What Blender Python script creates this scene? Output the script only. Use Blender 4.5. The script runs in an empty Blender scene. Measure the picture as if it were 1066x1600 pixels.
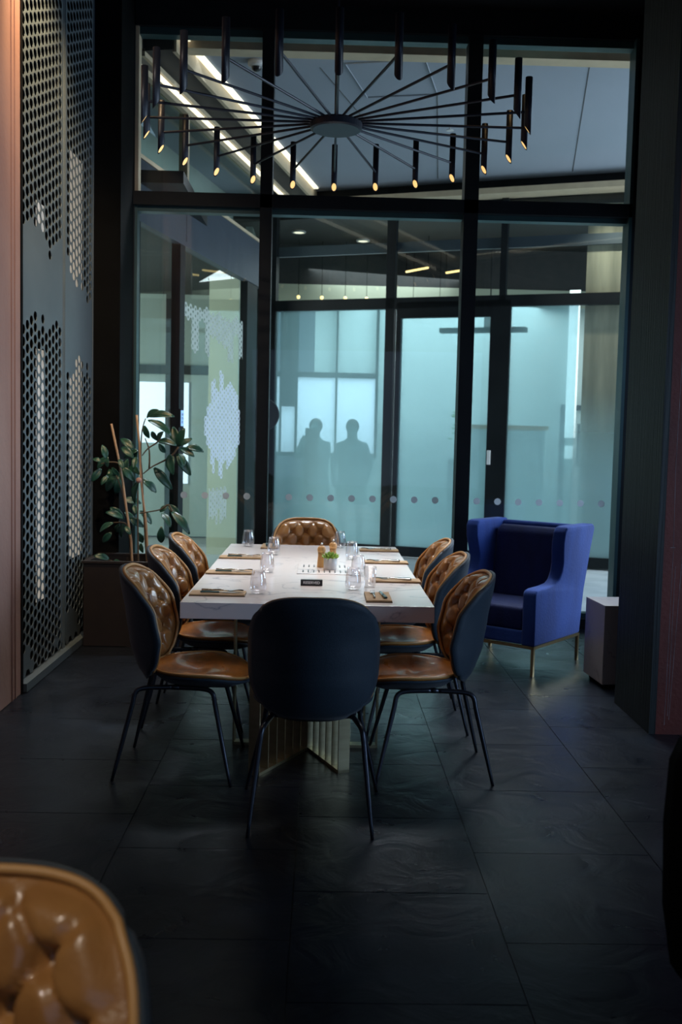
import bpy, bmesh, math, random
from mathutils import Vector, Matrix
from math import sin, cos, pi, radians as rad
random.seed(7)
SC = bpy.context.scene
COL = SC.collection

# ------------------------------------------------------------------ camera
cam_d = bpy.data.cameras.new('camera'); cam = bpy.data.objects.new('camera', cam_d); COL.objects.link(cam)
yaw, pitch, roll = .0192, .07435, .02263
fw = Vector((sin(yaw)*cos(pitch), cos(yaw)*cos(pitch), -sin(pitch)))
rt = Vector((cos(yaw), -sin(yaw), 0)); dn = fw.cross(rt)
rt2 = cos(roll)*rt - sin(roll)*dn; dn2 = sin(roll)*rt + cos(roll)*dn
cam.matrix_world = Matrix(((rt2.x, -dn2.x, -fw.x, 0), (rt2.y, -dn2.y, -fw.y, 0), (rt2.z, -dn2.z, -fw.z, 1.536), (0, 0, 0, 1)))
cam_d.sensor_fit = 'VERTICAL'; cam_d.sensor_height = 36; cam_d.lens = 35.01
cam_d.clip_start = .05
cam_d.dof.use_dof = True; cam_d.dof.focus_distance = 5.0; cam_d.dof.aperture_fstop = 3.5
SC.camera = cam

# ------------------------------------------------------------------ view, world, lights
SC.view_settings.view_transform = 'Standard'; SC.view_settings.look = 'None'
SC.view_settings.exposure = 0.0; SC.view_settings.gamma = 1; SC.view_settings.use_curve_mapping = False
try:
    SC.cycles.use_denoising = True; SC.cycles.max_bounces = 10; SC.cycles.transparent_max_bounces = 24
    SC.cycles.diffuse_bounces = 4; SC.cycles.glossy_bounces = 5; SC.cycles.sample_clamp_indirect = 4
    SC.cycles.caustics_reflective = False; SC.cycles.caustics_refractive = False
except Exception: pass
w = bpy.data.worlds.new('daylight'); SC.world = w; w.use_nodes = True
wb = w.node_tree.nodes['Background']; wb.inputs[0].default_value = (.50, .68, .9, 1); wb.inputs[1].default_value = .32

def area(name, loc, aim, sx, sy, power, col, spread=180):
    d = bpy.data.lights.new(name, 'AREA'); d.shape = 'RECTANGLE'; d.size = sx; d.size_y = sy
    d.energy = power; d.color = col; d.spread = rad(spread)
    o = bpy.data.objects.new(name, d); COL.objects.link(o); o.location = loc
    o.rotation_euler = (Vector(aim)-Vector(loc)).to_track_quat('-Z', 'Y').to_euler(); return o
def spot(name, loc, aim, power, col, ang=60, blend=.7, r=.05):
    d = bpy.data.lights.new(name, 'SPOT'); d.energy = power; d.color = col; d.spot_size = rad(ang); d.spot_blend = blend; d.shadow_soft_size = r
    o = bpy.data.objects.new(name, d); COL.objects.link(o); o.location = loc
    o.rotation_euler = (Vector(aim)-Vector(loc)).to_track_quat('-Z', 'Y').to_euler(); return o
WARM = (1, .62, .26); COOL = (.62, .80, 1)
# daylight of the entrance court outside the big window
area('court_daylight_right', (7.0, 9.6, 2.6), (1, 11.5, 1.8), 4, 3.4, 430, (.74, .87, 1))
area('court_fill_inward', (.3, 8.75, 4.66), (-.05, 6.6, .75), 3.4, .6, 58, (.88, .92, 1), 44)  # unseen fill added outside the glass to brighten the table
area('chandelier_glow', (.035, 5.87, 3.18), (.035, 5.87, 0), 1.9, 1.9, 8, (1, .86, .76), 62)
# daylight of the room behind the far glass front
area('lobby_daylight', (1.6, 17.4, 4.1), (1.4, 17.6, 0), 5.5, 3.5, 350, (.86, .94, 1))
# daylight through the side window on the right, and dim room light behind the camera
area('side_window_daylight', (3.9, 7.05, 1.75), (1.2, 6.5, .5), 1.7, 2.4, 50, (.50, .66, 1))
area('room_light_rear', (.9, -2.8, 1.9), (0, 4.6, .8), 4.6, 2.6, 11, (.42, .62, 1), 140)
# warm ceiling downlights
for x, y, p in ((-1.15, 4.6, 30), (-1.15, 6.1, 22), (1.15, 4.6, 24), (1.15, 6.1, 20)):
    if p: spot('ceiling_downlight_lamp', (x, y, 4.86), (x*.6, y, .5), p, WARM, 30, .6, .04)
spot('wall_washer_lamp', (-1.15, 5.6, 4.86), (-1.75, 6.15, 3.6), 420, (1, .68, .36), 70, .9, .05)
spot('wall_washer_lamp', (-1.0, 2.6, 4.7), (-1.75, 5.3, 3.0), 270, (1, .82, .66), 55, .9, .05)
area('front_right_daylight', (3.7, 2.7, 1.5), (0, 5.0, .8), 1.5, 2.2, 25, (.46, .68, 1), 110)
spot('pier_lamp', (2.0, 3.0, 4.6), (2.0, 5.17, 1.6), 16, (1, .75, .7), 60, .9, .1)
spot('foreground_downlight_lamp', (-.9, -.2, 3.6), (-.55, 1.4, .75), 130, (1, .90, .74), 34, .8, .12)
spot('concrete_wall_washer', (3.35, 11.5, 4.6), (3.45, 12.35, 2.9), 120, (1, .92, .78), 80, .9, .05)

# ------------------------------------------------------------------ materials
def mat(name): 
    m = bpy.data.materials.new(name); m.use_nodes = True; nt = m.node_tree
    return m, nt, nt.nodes['Principled BSDF']
def N(nt, t, **k):
    n = nt.nodes.new(t)
    for a, b in k.items():
        if a in n.inputs: n.inputs[a].default_value = b
        else: setattr(n, a, b)
    return n
def ramp(nt, stops):
    r = nt.nodes.new('ShaderNodeValToRGB'); e = r.color_ramp.elements
    while len(e) < len(stops): e.new(.5)
    for i, (p, c) in enumerate(stops): e[i].position = p; e[i].color = (c[0], c[1], c[2], 1)
    return r
def coords(nt, scale=(1, 1, 1), rot=(0, 0, 0)):
    tc = nt.nodes.new('ShaderNodeTexCoord'); mp = nt.nodes.new('ShaderNodeMapping')
    mp.inputs['Scale'].default_value = scale; mp.inputs['Rotation'].default_value = rot
    nt.links.new(tc.outputs['Object'], mp.inputs[0]); return mp.outputs[0]
def surf(name, c1, c2=None, rough=.5, metal=0, scale=(8, 8, 8), bump=0, bscale=None, spec=.5, coat=0, sheen=0, emit=None, es=0, detail=4, lo=.35, hi=.65, rvar=0):
    m, nt, p = mat(name); L = nt.links
    c2 = c2 or tuple(x*.8 for x in c1)
    v = coords(nt, scale); n = N(nt, 'ShaderNodeTexNoise', Scale=1.0, Detail=float(detail)); L.new(v, n.inputs['Vector'])
    r = ramp(nt, [(lo, c1), (hi, c2)]); L.new(n.outputs['Fac'], r.inputs[0]); L.new(r.outputs[0], p.inputs['Base Color'])
    p.inputs['Roughness'].default_value = rough; p.inputs['Metallic'].default_value = metal
    p.inputs['Specular IOR Level'].default_value = spec; p.inputs['Coat Weight'].default_value = coat
    p.inputs['Sheen Weight'].default_value = sheen
    if rvar:
        mr = N(nt, 'ShaderNodeMapRange'); mr.inputs[3].default_value = rough-rvar; mr.inputs[4].default_value = rough+rvar
        L.new(n.outputs['Fac'], mr.inputs[0]); L.new(mr.outputs[0], p.inputs['Roughness'])
    if bump:
        n2 = N(nt, 'ShaderNodeTexNoise', Scale=1.0, Detail=6.0); L.new(coords(nt, bscale or scale), n2.inputs['Vector'])
        b = N(nt, 'ShaderNodeBump', Strength=bump, Distance=.01); L.new(n2.outputs['Fac'], b.inputs['Height']); L.new(b.outputs[0], p.inputs['Normal'])
    if emit: p.inputs['Emission Color'].default_value = (*emit, 1); p.inputs['Emission Strength'].default_value = es
    return m
def pane_mat(name, tint=(.90, .97, .97), refl=1.0, rough=0.0, film=0, filmcol=(.5, .8, .8), grad=None):
    m = bpy.data.materials.new(name); m.use_nodes = True; nt = m.node_tree; L = nt.links; nt.nodes.clear()
    out = nt.nodes.new('ShaderNodeOutputMaterial'); tr = N(nt, 'ShaderNodeBsdfTransparent'); tr.inputs[0].default_value = (*tint, 1)
    base = tr.outputs[0]
    if film:
        d = N(nt, 'ShaderNodeBsdfDiffuse'); d.inputs[0].default_value = (*filmcol, 1)
        t = N(nt, 'ShaderNodeBsdfTranslucent'); t.inputs[0].default_value = (*filmcol, 1)
        a = N(nt, 'ShaderNodeMixShader'); a.inputs[0].default_value = .5; L.new(d.outputs[0], a.inputs[1]); L.new(t.outputs[0], a.inputs[2])
        b = N(nt, 'ShaderNodeMixShader'); b.inputs[0].default_value = film
        if grad:      # film density falls off with height, as printed privacy film does
            tc = nt.nodes.new('ShaderNodeTexCoord'); sx = nt.nodes.new('ShaderNodeSeparateXYZ'); L.new(tc.outputs['Object'], sx.inputs[0])
            mr = N(nt, 'ShaderNodeMapRange', interpolation_type='SMOOTHSTEP'); L.new(sx.outputs['Z'], mr.inputs[0])
            mr.inputs[1].default_value = grad[0]; mr.inputs[2].default_value = grad[1]; mr.inputs[3].default_value = grad[2]; mr.inputs[4].default_value = grad[3]
            L.new(mr.outputs[0], b.inputs[0])
        L.new(base, b.inputs[1]); L.new(a.outputs[0], b.inputs[2]); base = b.outputs[0]
    g = N(nt, 'ShaderNodeBsdfGlossy'); g.inputs[0].default_value = (refl, refl, refl, 1); g.inputs['Roughness'].default_value = rough
    f = N(nt, 'ShaderNodeFresnel', IOR=1.45)
    ge = nt.nodes.new('ShaderNodeNewGeometry'); ff = N(nt, 'ShaderNodeMath', operation='MULTIPLY'); inv = N(nt, 'ShaderNodeMath', operation='SUBTRACT'); inv.inputs[0].default_value = 1
    L.new(ge.outputs['Backfacing'], inv.inputs[1]); L.new(inv.outputs[0], ff.inputs[0]); L.new(f.outputs[0], ff.inputs[1])   # only the outer face reflects
    mx = N(nt, 'ShaderNodeMixShader'); L.new(ff.outputs[0], mx.inputs[0]); L.new(base, mx.inputs[1]); L.new(g.outputs[0], mx.inputs[2]); L.new(mx.outputs[0], out.inputs[0])
    return m
M = {}
M['glass'] = pane_mat('window_glass', (.95, .985, .985))
M['tint'] = pane_mat('side_glass', (.90, .96, .93))
M['frost'] = pane_mat('frosted_teal_glass', (.78, .92, .93), .8, 0, .42, (.50, .72, .75), (.3, 2.0, .74, .34))
M['frostr'] = pane_mat('fading_frosted_glass', (.95, .97, .95), .8, 0, .42, (.50, .72, .75), (.9, 2.3, .72, .04))
M['clear'] = pane_mat('lobby_glass', (.93, .965, .95), .8)
M['frame'] = surf('dark_frame_metal', (.005, .007, .009), (.008, .011, .013), .5, 0, (3, 3, 3), spec=.25)
M['jamb'] = surf('teal_frame_metal', (.03, .07, .075), (.035, .08, .085), .42, .4, (3, 3, 3))
M['cladding'] = surf('dark_ribbed_cladding', (.006, .008, .009), (.014, .018, .019), .55, 0, (60, 60, 1.2), .5, (90, 90, 1.5), .3)
M['black'] = surf('black_paint', (.002, .0022, .0025), (.003, .0035, .004), .8, 0, (4, 4, 4), spec=.08)
M['ceil'] = surf('black_ceiling', (.004, .004, .005), (.006, .006, .007), .85, 0, (4, 4, 4), spec=.1)
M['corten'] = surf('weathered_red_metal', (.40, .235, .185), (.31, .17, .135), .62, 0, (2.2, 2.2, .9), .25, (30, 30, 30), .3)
M['corten_shaded'] = surf('shaded_red_metal', (.11, .022, .016), (.075, .016, .012), .6, 0, (5, 5, 2), .3, (40, 40, 40), .3)  # same metal as the left wall, shade put into a darker colour
M['scratch'] = surf('scratch', (.30, .28, .30), (.2, .18, .2), .6)
M['screen'] = surf('blue_grey_screen_metal', (.105, .135, .150), (.085, .112, .128), .5, .1, (2, 2, 2))
M['glow'] = surf('lit_pane', (.8, .8, .8), (.8, .8, .8), .5, emit=(1, .90, .76), es=.30)
M['court_ceiling'] = surf('court_ceiling_paint', (.27, .30, .35), (.25, .285, .33), .9, 0, (1, 1, 1))
M['beige'] = surf('beige_trim', (.52, .42, .28), (.46, .37, .25), .6)
M['beam'] = surf('grey_blue_cladding', (.045, .058, .08), (.035, .048, .066), .5, .1, (3, 3, 3))
M['bulk'] = surf('dark_bulkhead', (.035, .03, .026), (.025, .022, .02), .7)
M['led'] = surf('warm_white_light', (1, .95, .85), (1, .95, .85), .5, emit=(1, .86, .62), es=1.25)
M['ledw'] = surf('white_light', (1, 1, 1), (1, 1, 1), .5, emit=(.85, .93, 1), es=1.2)
M['bulb'] = surf('amber_bulb', (1, .8, .4), (1, .8, .4), .5, emit=(1, .66, .26), es=2.0)
M['tip'] = surf('lit_tube_end', (1, .8, .4), (1, .8, .4), .5, emit=(1, .60, .20), es=1.1)
M['pave'] = surf('pale_paving', (.50, .54, .56), (.40, .44, .47), .7, 0, (3, 3, 3))
M['lobby_wall'] = surf('pale_lobby_wall', (.66, .76, .76), (.62, .72, .72), .8, 0, (1, 1, 1))
M['lobby_dark'] = surf('lobby_soffit', (.010, .010, .010), (.016, .014, .013), .6)
M['olive'] = surf('olive_grey_wall', (.33, .38, .36), (.29, .34, .32), .8, 0, (1, 1, 1))
M['olivel'] = surf('pale_olive_wall', (.42, .43, .33), (.38, .39, .30), .8, 0, (1, 1, 1))
M['concrete'] = surf('board_marked_concrete', (.40, .36, .28), (.22, .20, .16), .85, 0, (5, 5, .6), .4, (8, 8, 1), detail=6)
M['skywin'] = surf('daylit_window', (.8, .85, 1), (.8, .85, 1), .5, emit=(.74, .84, 1), es=.95)
M['shell'] = surf('blue_black_shell_fabric', (.009, .020, .034), (.013, .027, .042), .62, 0, (160, 160, 160), .15, (300, 300, 300), .4, sheen=.12)
M['leather'] = surf('tan_leather', (.42, .20, .062), (.29, .125, .036), .30, 0, (7, 7, 7), .12, (120, 120, 120), .55, coat=.35, rvar=.06)
M['piping'] = surf('tan_leather_piping', (.55, .29, .10), (.46, .23, .07), .42)
M['seatleather'] = surf('warm_lit_seat_leather', (.50, .18, .022), (.24, .09, .02), .30, 0, (5, 14, 5), .10, (60, 60, 60), .5, coat=.3, rvar=.1)  # same tan leather, warm lamplight put into its orange colour
M['leg'] = surf('dark_chair_metal', (.045, .05, .065), (.055, .06, .075), .3, .8)
M['brass'] = surf('brushed_brass', (.50, .44, .27), (.42, .36, .22), .34, .85, (2, 2, 30))
M['gold'] = surf('brass_leg', (.72, .56, .30), (.66, .5, .26), .3, .9)
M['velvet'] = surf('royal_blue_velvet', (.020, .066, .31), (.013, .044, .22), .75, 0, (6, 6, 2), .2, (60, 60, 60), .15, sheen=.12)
M['velvet_shaded'] = surf('shaded_blue_velvet', (.007, .018, .10), (.006, .014, .075), .7, 0, (10, 10, 3), .2, (60, 60, 60), .2, sheen=.08)  # same blue velvet, shade inside the armchair put into its colour
M['chand'] = surf('matt_graphite_metal', (.012, .016, .028), (.016, .02, .032), .45, .3)
M['napkin'] = surf('brown_paper', (.46, .30, .15), (.40, .25, .12), .7, 0, (30, 30, 30), .2)
M['slateedge'] = surf('dark_brown_board', (.10, .07, .045), (.08, .055, .035), .5)
M['steel'] = surf('polished_cutlery_steel', (.62, .62, .60), (.55, .55, .53), .2, 1)
M['steeld'] = surf('green_grey_knife_handle', (.03, .09, .09), (.04, .11, .11), .35, .3)
M['white'] = surf('white_ceramic', (.80, .80, .80), (.76, .76, .76), .3)
M['wood'] = surf('light_turned_wood', (.60, .33, .12), (.48, .25, .08), .4, 0, (30, 30, 4))
M['succ'] = surf('succulent_green', (.30, .46, .06), (.16, .30, .04), .5, 0, (60, 60, 60))
M['leaf'] = surf('dark_glossy_leaf', (.012, .055, .038), (.02, .08, .05), .36, 0, (9, 9, 9), spec=.5)
M['bark'] = surf('brown_stem', (.09, .06, .035), (.06, .04, .025), .8, 0, (30, 30, 5))
M['cane'] = surf('bamboo_cane', (.46, .30, .18), (.34, .21, .12), .6, 0, (20, 20, 4))
M['soil'] = surf('dark_soil', (.02, .014, .01), (.03, .02, .015), .95, 0, (30, 30, 30), .6)
M['planter'] = surf('dark_red_planter', (.012, .007, .006), (.009, .005, .005), .6)
M['sticker'] = pane_mat('pale_dot_sticker', (.8, .85, .9), .3, .5, .95, (.95, .97, 1))
M['screen_refl2'] = surf('faint_painted_reflection', (.55, .60, .55), (.50, .55, .50), .7)
M['screen_refl'] = surf('painted_reflection', (.75, .80, .88), (.70, .76, .85), .7)
M['dotgrey'] = surf('camera_housing', (.55, .55, .55), (.5, .5, .5), .4)
M['coat'] = surf('grey_green_coat', (.20, .30, .31), (.17, .26, .27), .85)
M['coat2'] = surf('dark_teal_coat', (.20, .33, .35), (.17, .28, .30), .85)
M['hair'] = surf('brown_hair', (.10, .11, .11), (.08, .09, .09), .6)
M['screenlit'] = surf('lit_keypad', (.3, .5, .9), (.3, .5, .9), .4, emit=(.35, .60, 1), es=.7)
M['black_gloss'] = surf('black_sign', (.006, .006, .007), (.008, .008, .009), .35)
# glassware: clear body with bright rims
def stemware():
    m = bpy.data.materials.new('drinking_glass'); m.use_nodes = True; nt = m.node_tree; L = nt.links; nt.nodes.clear()
    out = nt.nodes.new('ShaderNodeOutputMaterial'); tr = N(nt, 'ShaderNodeBsdfTransparent'); tr.inputs[0].default_value = (.97, .97, .98, 1)
    g = N(nt, 'ShaderNodeBsdfGlossy'); g.inputs[0].default_value = (1, 1, 1, 1); g.inputs['Roughness'].default_value = .03
    lw = N(nt, 'ShaderNodeLayerWeight', Blend=.35); f = N(nt, 'ShaderNodeMapRange'); f.inputs[3].default_value = .05; f.inputs[4].default_value = .62; L.new(lw.outputs['Facing'], f.inputs[0]); mx = N(nt, 'ShaderNodeMixShader')
    L.new(f.outputs[0], mx.inputs[0]); L.new(tr.outputs[0], mx.inputs[1]); L.new(g.outputs[0], mx.inputs[2]); L.new(mx.outputs[0], out.inputs[0]); return m
M['glassware'] = stemware()
def marble(name, base, vein, rough, sc):
    m, nt, p = mat(name); L = nt.links
    v = coords(nt, (sc, sc, sc), (.3, .2, .5))
    n = N(nt, 'ShaderNodeTexNoise', Scale=1.3, Detail=7.0, Distortion=1.6); L.new(v, n.inputs['Vector'])
    a = N(nt, 'ShaderNodeMath', operation='SUBTRACT'); a.inputs[1].default_value = .5; L.new(n.outputs['Fac'], a.inputs[0])
    b = N(nt, 'ShaderNodeMath', operation='ABSOLUTE'); L.new(a.outputs[0], b.inputs[0])
    r = ramp(nt, [(0, vein), (.006, tuple(.3*y+.7*x for x, y in zip(base, vein))), (.03, base)]); L.new(b.outputs[0], r.inputs[0])
    n2 = N(nt, 'ShaderNodeTexNoise', Scale=.8, Detail=2.0); L.new(v, n2.inputs['Vector'])
    r2 = ramp(nt, [(.42, (0, 0, 0)), (.58, (1, 1, 1))]); L.new(n2.outputs['Fac'], r2.inputs[0])
    mx = N(nt, 'ShaderNodeMix', data_type='RGBA'); L.new(r2.outputs[0], mx.inputs[0]); mx.inputs[6].default_value = (*base, 1); L.new(r.outputs[0], mx.inputs[7])
    L.new(mx.outputs[2], p.inputs['Base Color']); p.inputs['Roughness'].default_value = rough; return m
M['marble'] = marble('white_marble', (.80, .73, .70), (.42, .41, .43), .22, 1.6)
M['marbleg'] = marble('grey_marble', (.42, .38, .38), (.18, .16, .17), .35, 2.5)
def slate():
    m, nt, p = mat('dark_slate_tile'); L = nt.links
    v = coords(nt, (1, 1, 1)); n = N(nt, 'ShaderNodeTexNoise', Scale=2.2, Detail=8.0, Distortion=.6); L.new(v, n.inputs['Vector'])
    r = ramp(nt, [(.3, (.003, .005, .009)), (.55, (.007, .010, .016)), (.75, (.017, .023, .033))]); L.new(n.outputs['Fac'], r.inputs[0]); L.new(r.outputs[0], p.inputs['Base Color'])
    n2 = N(nt, 'ShaderNodeTexNoise', Scale=4.5, Detail=9.0, Distortion=1.2); L.new(v, n2.inputs['Vector'])
    b = N(nt, 'ShaderNodeBump', Strength=.55, Distance=.012); L.new(n2.outputs['Fac'], b.inputs['Height']); L.new(b.outputs[0], p.inputs['Normal'])
    mr = N(nt, 'ShaderNodeMapRange'); mr.inputs[3].default_value = .20; mr.inputs[4].default_value = .42; L.new(n2.outputs['Fac'], mr.inputs[0]); L.new(mr.outputs[0], p.inputs['Roughness'])
    return m
M['slate'] = slate(); M['slate'].node_tree.nodes['Principled BSDF'].inputs['Specular IOR Level'].default_value = .30

# ------------------------------------------------------------------ helpers
def link(name, me, m, parent=None, smooth=False):
    o = bpy.data.objects.new(name, me); COL.objects.link(o)
    if m is not None and not me.materials: me.materials.append(M[m] if isinstance(m, str) else m)
    if parent: o.parent = parent
    if smooth:
        for p in me.polygons: p.use_smooth = True
    return o
def fin(name, bm, m, parent=None, smooth=False, bevel=0, loc=None):
    if bevel: bmesh.ops.bevel(bm, geom=bm.edges[:], offset=bevel, segments=2, affect='EDGES', profile=.6)
    me = bpy.data.meshes.new(name); bm.to_mesh(me); bm.free()
    o = link(name, me, m, parent, smooth)
    if loc: o.location = loc
    return o
def tag(o, label=None, cat=None, group=None, kind=None):
    if label: o['label'] = label
    if cat: o['category'] = cat
    if group: o['group'] = group
    if kind: o['kind'] = kind
    return o
def empty(name, loc, rz=0):
    o = bpy.data.objects.new(name, None); COL.objects.link(o); o.location = loc; o.rotation_euler = (0, 0, rz); o.empty_display_size = .1; return o
def box(bm, x0, x1, y0, y1, z0, z1, mtx=None):
    r = bmesh.ops.create_cube(bm, size=1); vs = r['verts']
    for v in vs:
        v.co = Vector(((x0+x1)/2+v.co.x*(x1-x0), (y0+y1)/2+v.co.y*(y1-y0), (z0+z1)/2+v.co.z*(z1-z0)))
        if mtx is not None: v.co = mtx @ v.co
    return vs
def bx(name, x0, x1, y0, y1, z0, z1, m, parent=None, bevel=0, mtx=None):
    bm = bmesh.new(); box(bm, x0, x1, y0, y1, z0, z1, mtx); return fin(name, bm, m, parent, bevel=bevel)
def struct(o): o['kind'] = 'structure'; return o
def tube(bm, pts, rs, seg=10, cap=True):
    pts = [Vector(p) for p in pts]; rs = rs if hasattr(rs, '__len__') else [rs]*len(pts)
    rings = []; up = None
    for i, p in enumerate(pts):
        d = (pts[min(i+1, len(pts)-1)]-pts[max(i-1, 0)]).normalized()
        if up is None: up = Vector((0, 0, 1)) if abs(d.z) < .9 else Vector((1, 0, 0))
        a = d.cross(up).normalized(); b = a.cross(d).normalized(); up = b
        rings.append([bm.verts.new(p+rs[i]*(cos(2*pi*k/seg)*a+sin(2*pi*k/seg)*b)) for k in range(seg)])
    for r, q in zip(rings, rings[1:]):
        for k in range(seg): bm.faces.new((r[k], r[(k+1) % seg], q[(k+1) % seg], q[k]))
    if cap: bm.faces.new(rings[0][::-1]); bm.faces.new(rings[-1])
def lathe(bm, prof, seg=28, c=(0, 0, 0), close=False):
    rings = []
    for r, z in prof:
        rings.append([bm.verts.new((c[0]+r*cos(2*pi*k/seg), c[1]+r*sin(2*pi*k/seg), c[2]+z)) for k in range(seg)] if r > 1e-5 else [bm.verts.new((c[0], c[1], c[2]+z))])
    for a, b in zip(rings, rings[1:]):
        for k in range(seg):
            k2 = (k+1) % seg
            if len(a) == 1 and len(b) == 1: continue
            if len(a) == 1: bm.faces.new((a[0], b[k2], b[k]))
            elif len(b) == 1: bm.faces.new((a[k], a[k2], b[0]))
            else: bm.faces.new((a[k], a[k2], b[k2], b[k]))
def smoothcurve(pts, n=6):
    P = [Vector(p) for p in pts]; out = []
    for i in range(len(P)-1):
        p0 = P[max(i-1, 0)]; p1 = P[i]; p2 = P[i+1]; p3 = P[min(i+2, len(P)-1)]
        for k in range(n):
            t = k/n; out.append(.5*((2*p1)+(-p0+p2)*t+(2*p0-5*p1+4*p2-p3)*t*t+(-p0+3*p1-3*p2+p3)*t**3))
    out.append(P[-1]); return out
def copy_tree(o, parent=None):
    c = o.copy(); COL.objects.link(c)
    if parent: c.parent = parent
    for ch in [x for x in SC.objects if x.parent == o]: copy_tree(ch, c)
    return c

# ================================================================== THE ROOM SHELL
# floor: slate tiles in running bond on a grout bed
bm = bmesh.new(); box(bm, -1.76, 4.6, -3.2, 8.26, -.10, -.004)
T = .663; G = .0022
for i in range(-2, 7):
    x0 = -.07+T*i; x1 = x0+T
    if x1 < -1.76 or x0 > 4.6: continue
    off = 3.94 if i % 2 == 0 else 3.61
    for j in range(-11, 8):
        y0 = off+.667*j; y1 = y0+.667
        if y1 < -3.2 or y0 > 8.2: continue
        box(bm, max(x0, -1.76)+G, min(x1, 4.6)-G, max(y0, -3.2)+G, min(y1, 8.22)-G, -.004, 0)
struct(fin('floor', bm, 'slate'))
struct(bx('floor_recess', -3.2, -1.76, 5.4, 8.3, -.1, -.002, 'black'))
CZ = 4.95
struct(bx('ceiling', -3.2, 4.6, -3.2, 8.3, CZ, CZ+.1, 'ceil'))
struct(bx('wall_rear', -1.9, 4.6, -3.3, -3.2, 0, CZ, 'black'))
struct(bx('wall_right', 4.5, 4.6, -3.2, 5.0, 0, CZ, 'black'))
struct(bx('wall_right', 2.25, 4.6, 5.0, 5.12, 0, CZ, 'black'))
# right side return with a tall window in it
struct(bx('wall_right', 2.75, 2.85, 5.12, 6.1, 0, CZ, 'black'))
struct(bx('wall_right', 2.75, 2.85, 8.0, 8.3, 0, CZ, 'black'))
struct(bx('wall_right', 2.75, 2.85, 6.1, 8.0, 3.1, CZ, 'black'))
struct(bx('wall_right', 2.75, 2.85, 6.1, 8.0, 0, .45, 'black'))
w6 = struct(bx('window_13', 2.79, 2.81, 6.1, 8.0, .45, 3.1, 'glass'))
# left: red-brown metal clad wall, then the recess behind the perforated screens
struct(bx('wall_left', -1.90, -1.74, -3.2, 5.765, 0, CZ, 'corten'))
bm = bmesh.new()
for y in (5.66, 5.60, 5.22, 5.19): box(bm, -1.742, -1.734, y-.006, y+.006, 0, 4.95)
struct(fin('trim_6', bm, 'corten'))
struct(bx('wall_left_recess', -2.75, -2.70, 5.5, 8.3, 0, CZ, 'black'))
struct(bx('wall_left_recess_near', -2.75, -1.90, 5.60, 5.66, 0, CZ, 'black'))
struct(bx('trim_7', -1.80, -1.735, 5.765, 5.80, 0, CZ, 'black'))
struct(bx('baseboard_left', -1.775, -1.715, 5.80, 7.64, 0, .05, 'screen'))
struct(bx('wall_left_corner', -1.80, -1.56, 7.66, 8.18, 0, CZ, 'black'))
# right pier: red face, dark ribbed side
PX, PY = 1.80, 5.17
struct(bx('wall_right_pier', PX, 2.35, PY, PY+.03, 0, CZ, 'corten_shaded'))
struct(bx('trim_8', PX-.035, PX+.0, PY, 5.80, 0, CZ, 'cladding'))
struct(bx('wall_right_pier_core', PX, 2.35, PY+.03, 5.80, 0, CZ, 'black'))
bm = bmesh.new()
for pts in (((1.845, .05), (1.85, 1.0), (1.842, 1.4), (1.852, 2.3)), ((1.868, .08), (1.90, 1.0), (1.905, 1.15)), ((1.86, .1), (1.865, .9)), ((1.835, 1.0), (1.86, 1.0))):
    tube(bm, [(x, PY-.0005, z) for x, z in pts], .0012, 4)
struct(fin('trim_9', bm, 'scratch'))

# big window wall: mullions, transom, frames
WY0, WY1 = 8.16, 8.30
def trim(n, *a, m='frame'): return struct(bx('trim_%d' % n, *a, m))
trim(1, -1.62, -1.555, WY0, WY1, 0, CZ); trim(2, 2.45, 2.62, WY0, WY1, 0, CZ)
trim(10, 2.425, 2.452, WY0-.02, WY1, 0, 4.76, m='jamb')
trim(11, -1.56, -1.535, WY0+.03, WY1, 0, 4.76, m='jamb')
trim(17, -1.56, -1.528, WY0+.02, WY1-.01, 3.465, 4.755, m='beige')  # warm light on the upper jamb, put into this strip's beige
trim(3, -.548, -.452, WY0-.02, WY1, 0, 4.76)
trim(4, 1.090, 1.205, WY0-.02, WY1, 0, 4.76)
trim(5, -1.56, 2.45, WY0-.02, WY1, 3.36, 3.465)
trim(12, -1.62, 2.62, WY0, WY1, 4.755, CZ)
trim(13, -1.56, 2.45, WY0-.05, WY1, 0, .085)
trim(14, -1.55, 2.44, WY0+.04, WY1, 3.32, 3.36, m='jamb')
trim(15, -1.55, 2.44, WY0+.04, WY1, 4.70, 4.755, m='jamb')
trim(16, -1.55, 2.44, WY0+.04, WY1, .085, .12, m='jamb')
struct(bx('wall_far_right', 2.62, 2.85, 8.16, 8.30, 0, CZ, 'black'))
struct(bx('wall_far_left', -3.2, -1.60, 8.18, 8.30, 0, CZ, 'black'))
bays = [(-1.535, -.548), (-.452, 1.09), (1.205, 2.425)]
nwin = 0
for row, (z0, z1) in enumerate(((.12, 3.32), (3.465, 4.70))):
    for a, b in bays:
        nwin += 1
        wn = struct(bx('window_%d' % nwin, a-.004, b+.004, 8.222, 8.234, z0-.004, z1+.004, 'glass'))
        if row == 0:      # round safety dots stuck on the glass in a line
            x = -1.142
            while x < 2.44:
                if a+.03 < x < b-.0:
                    bm = bmesh.new(); r = bmesh.ops.create_cone(bm, cap_ends=True, segments=24, radius1=.028, radius2=.028, depth=.0012)
                    for v in bm.verts: v.co = Vector((x+v.co.x, 8.2212+v.co.z, 1.037+v.co.y))
                    fin('dot_sticker', bm, 'sticker', wn)
                x += .1731

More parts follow.
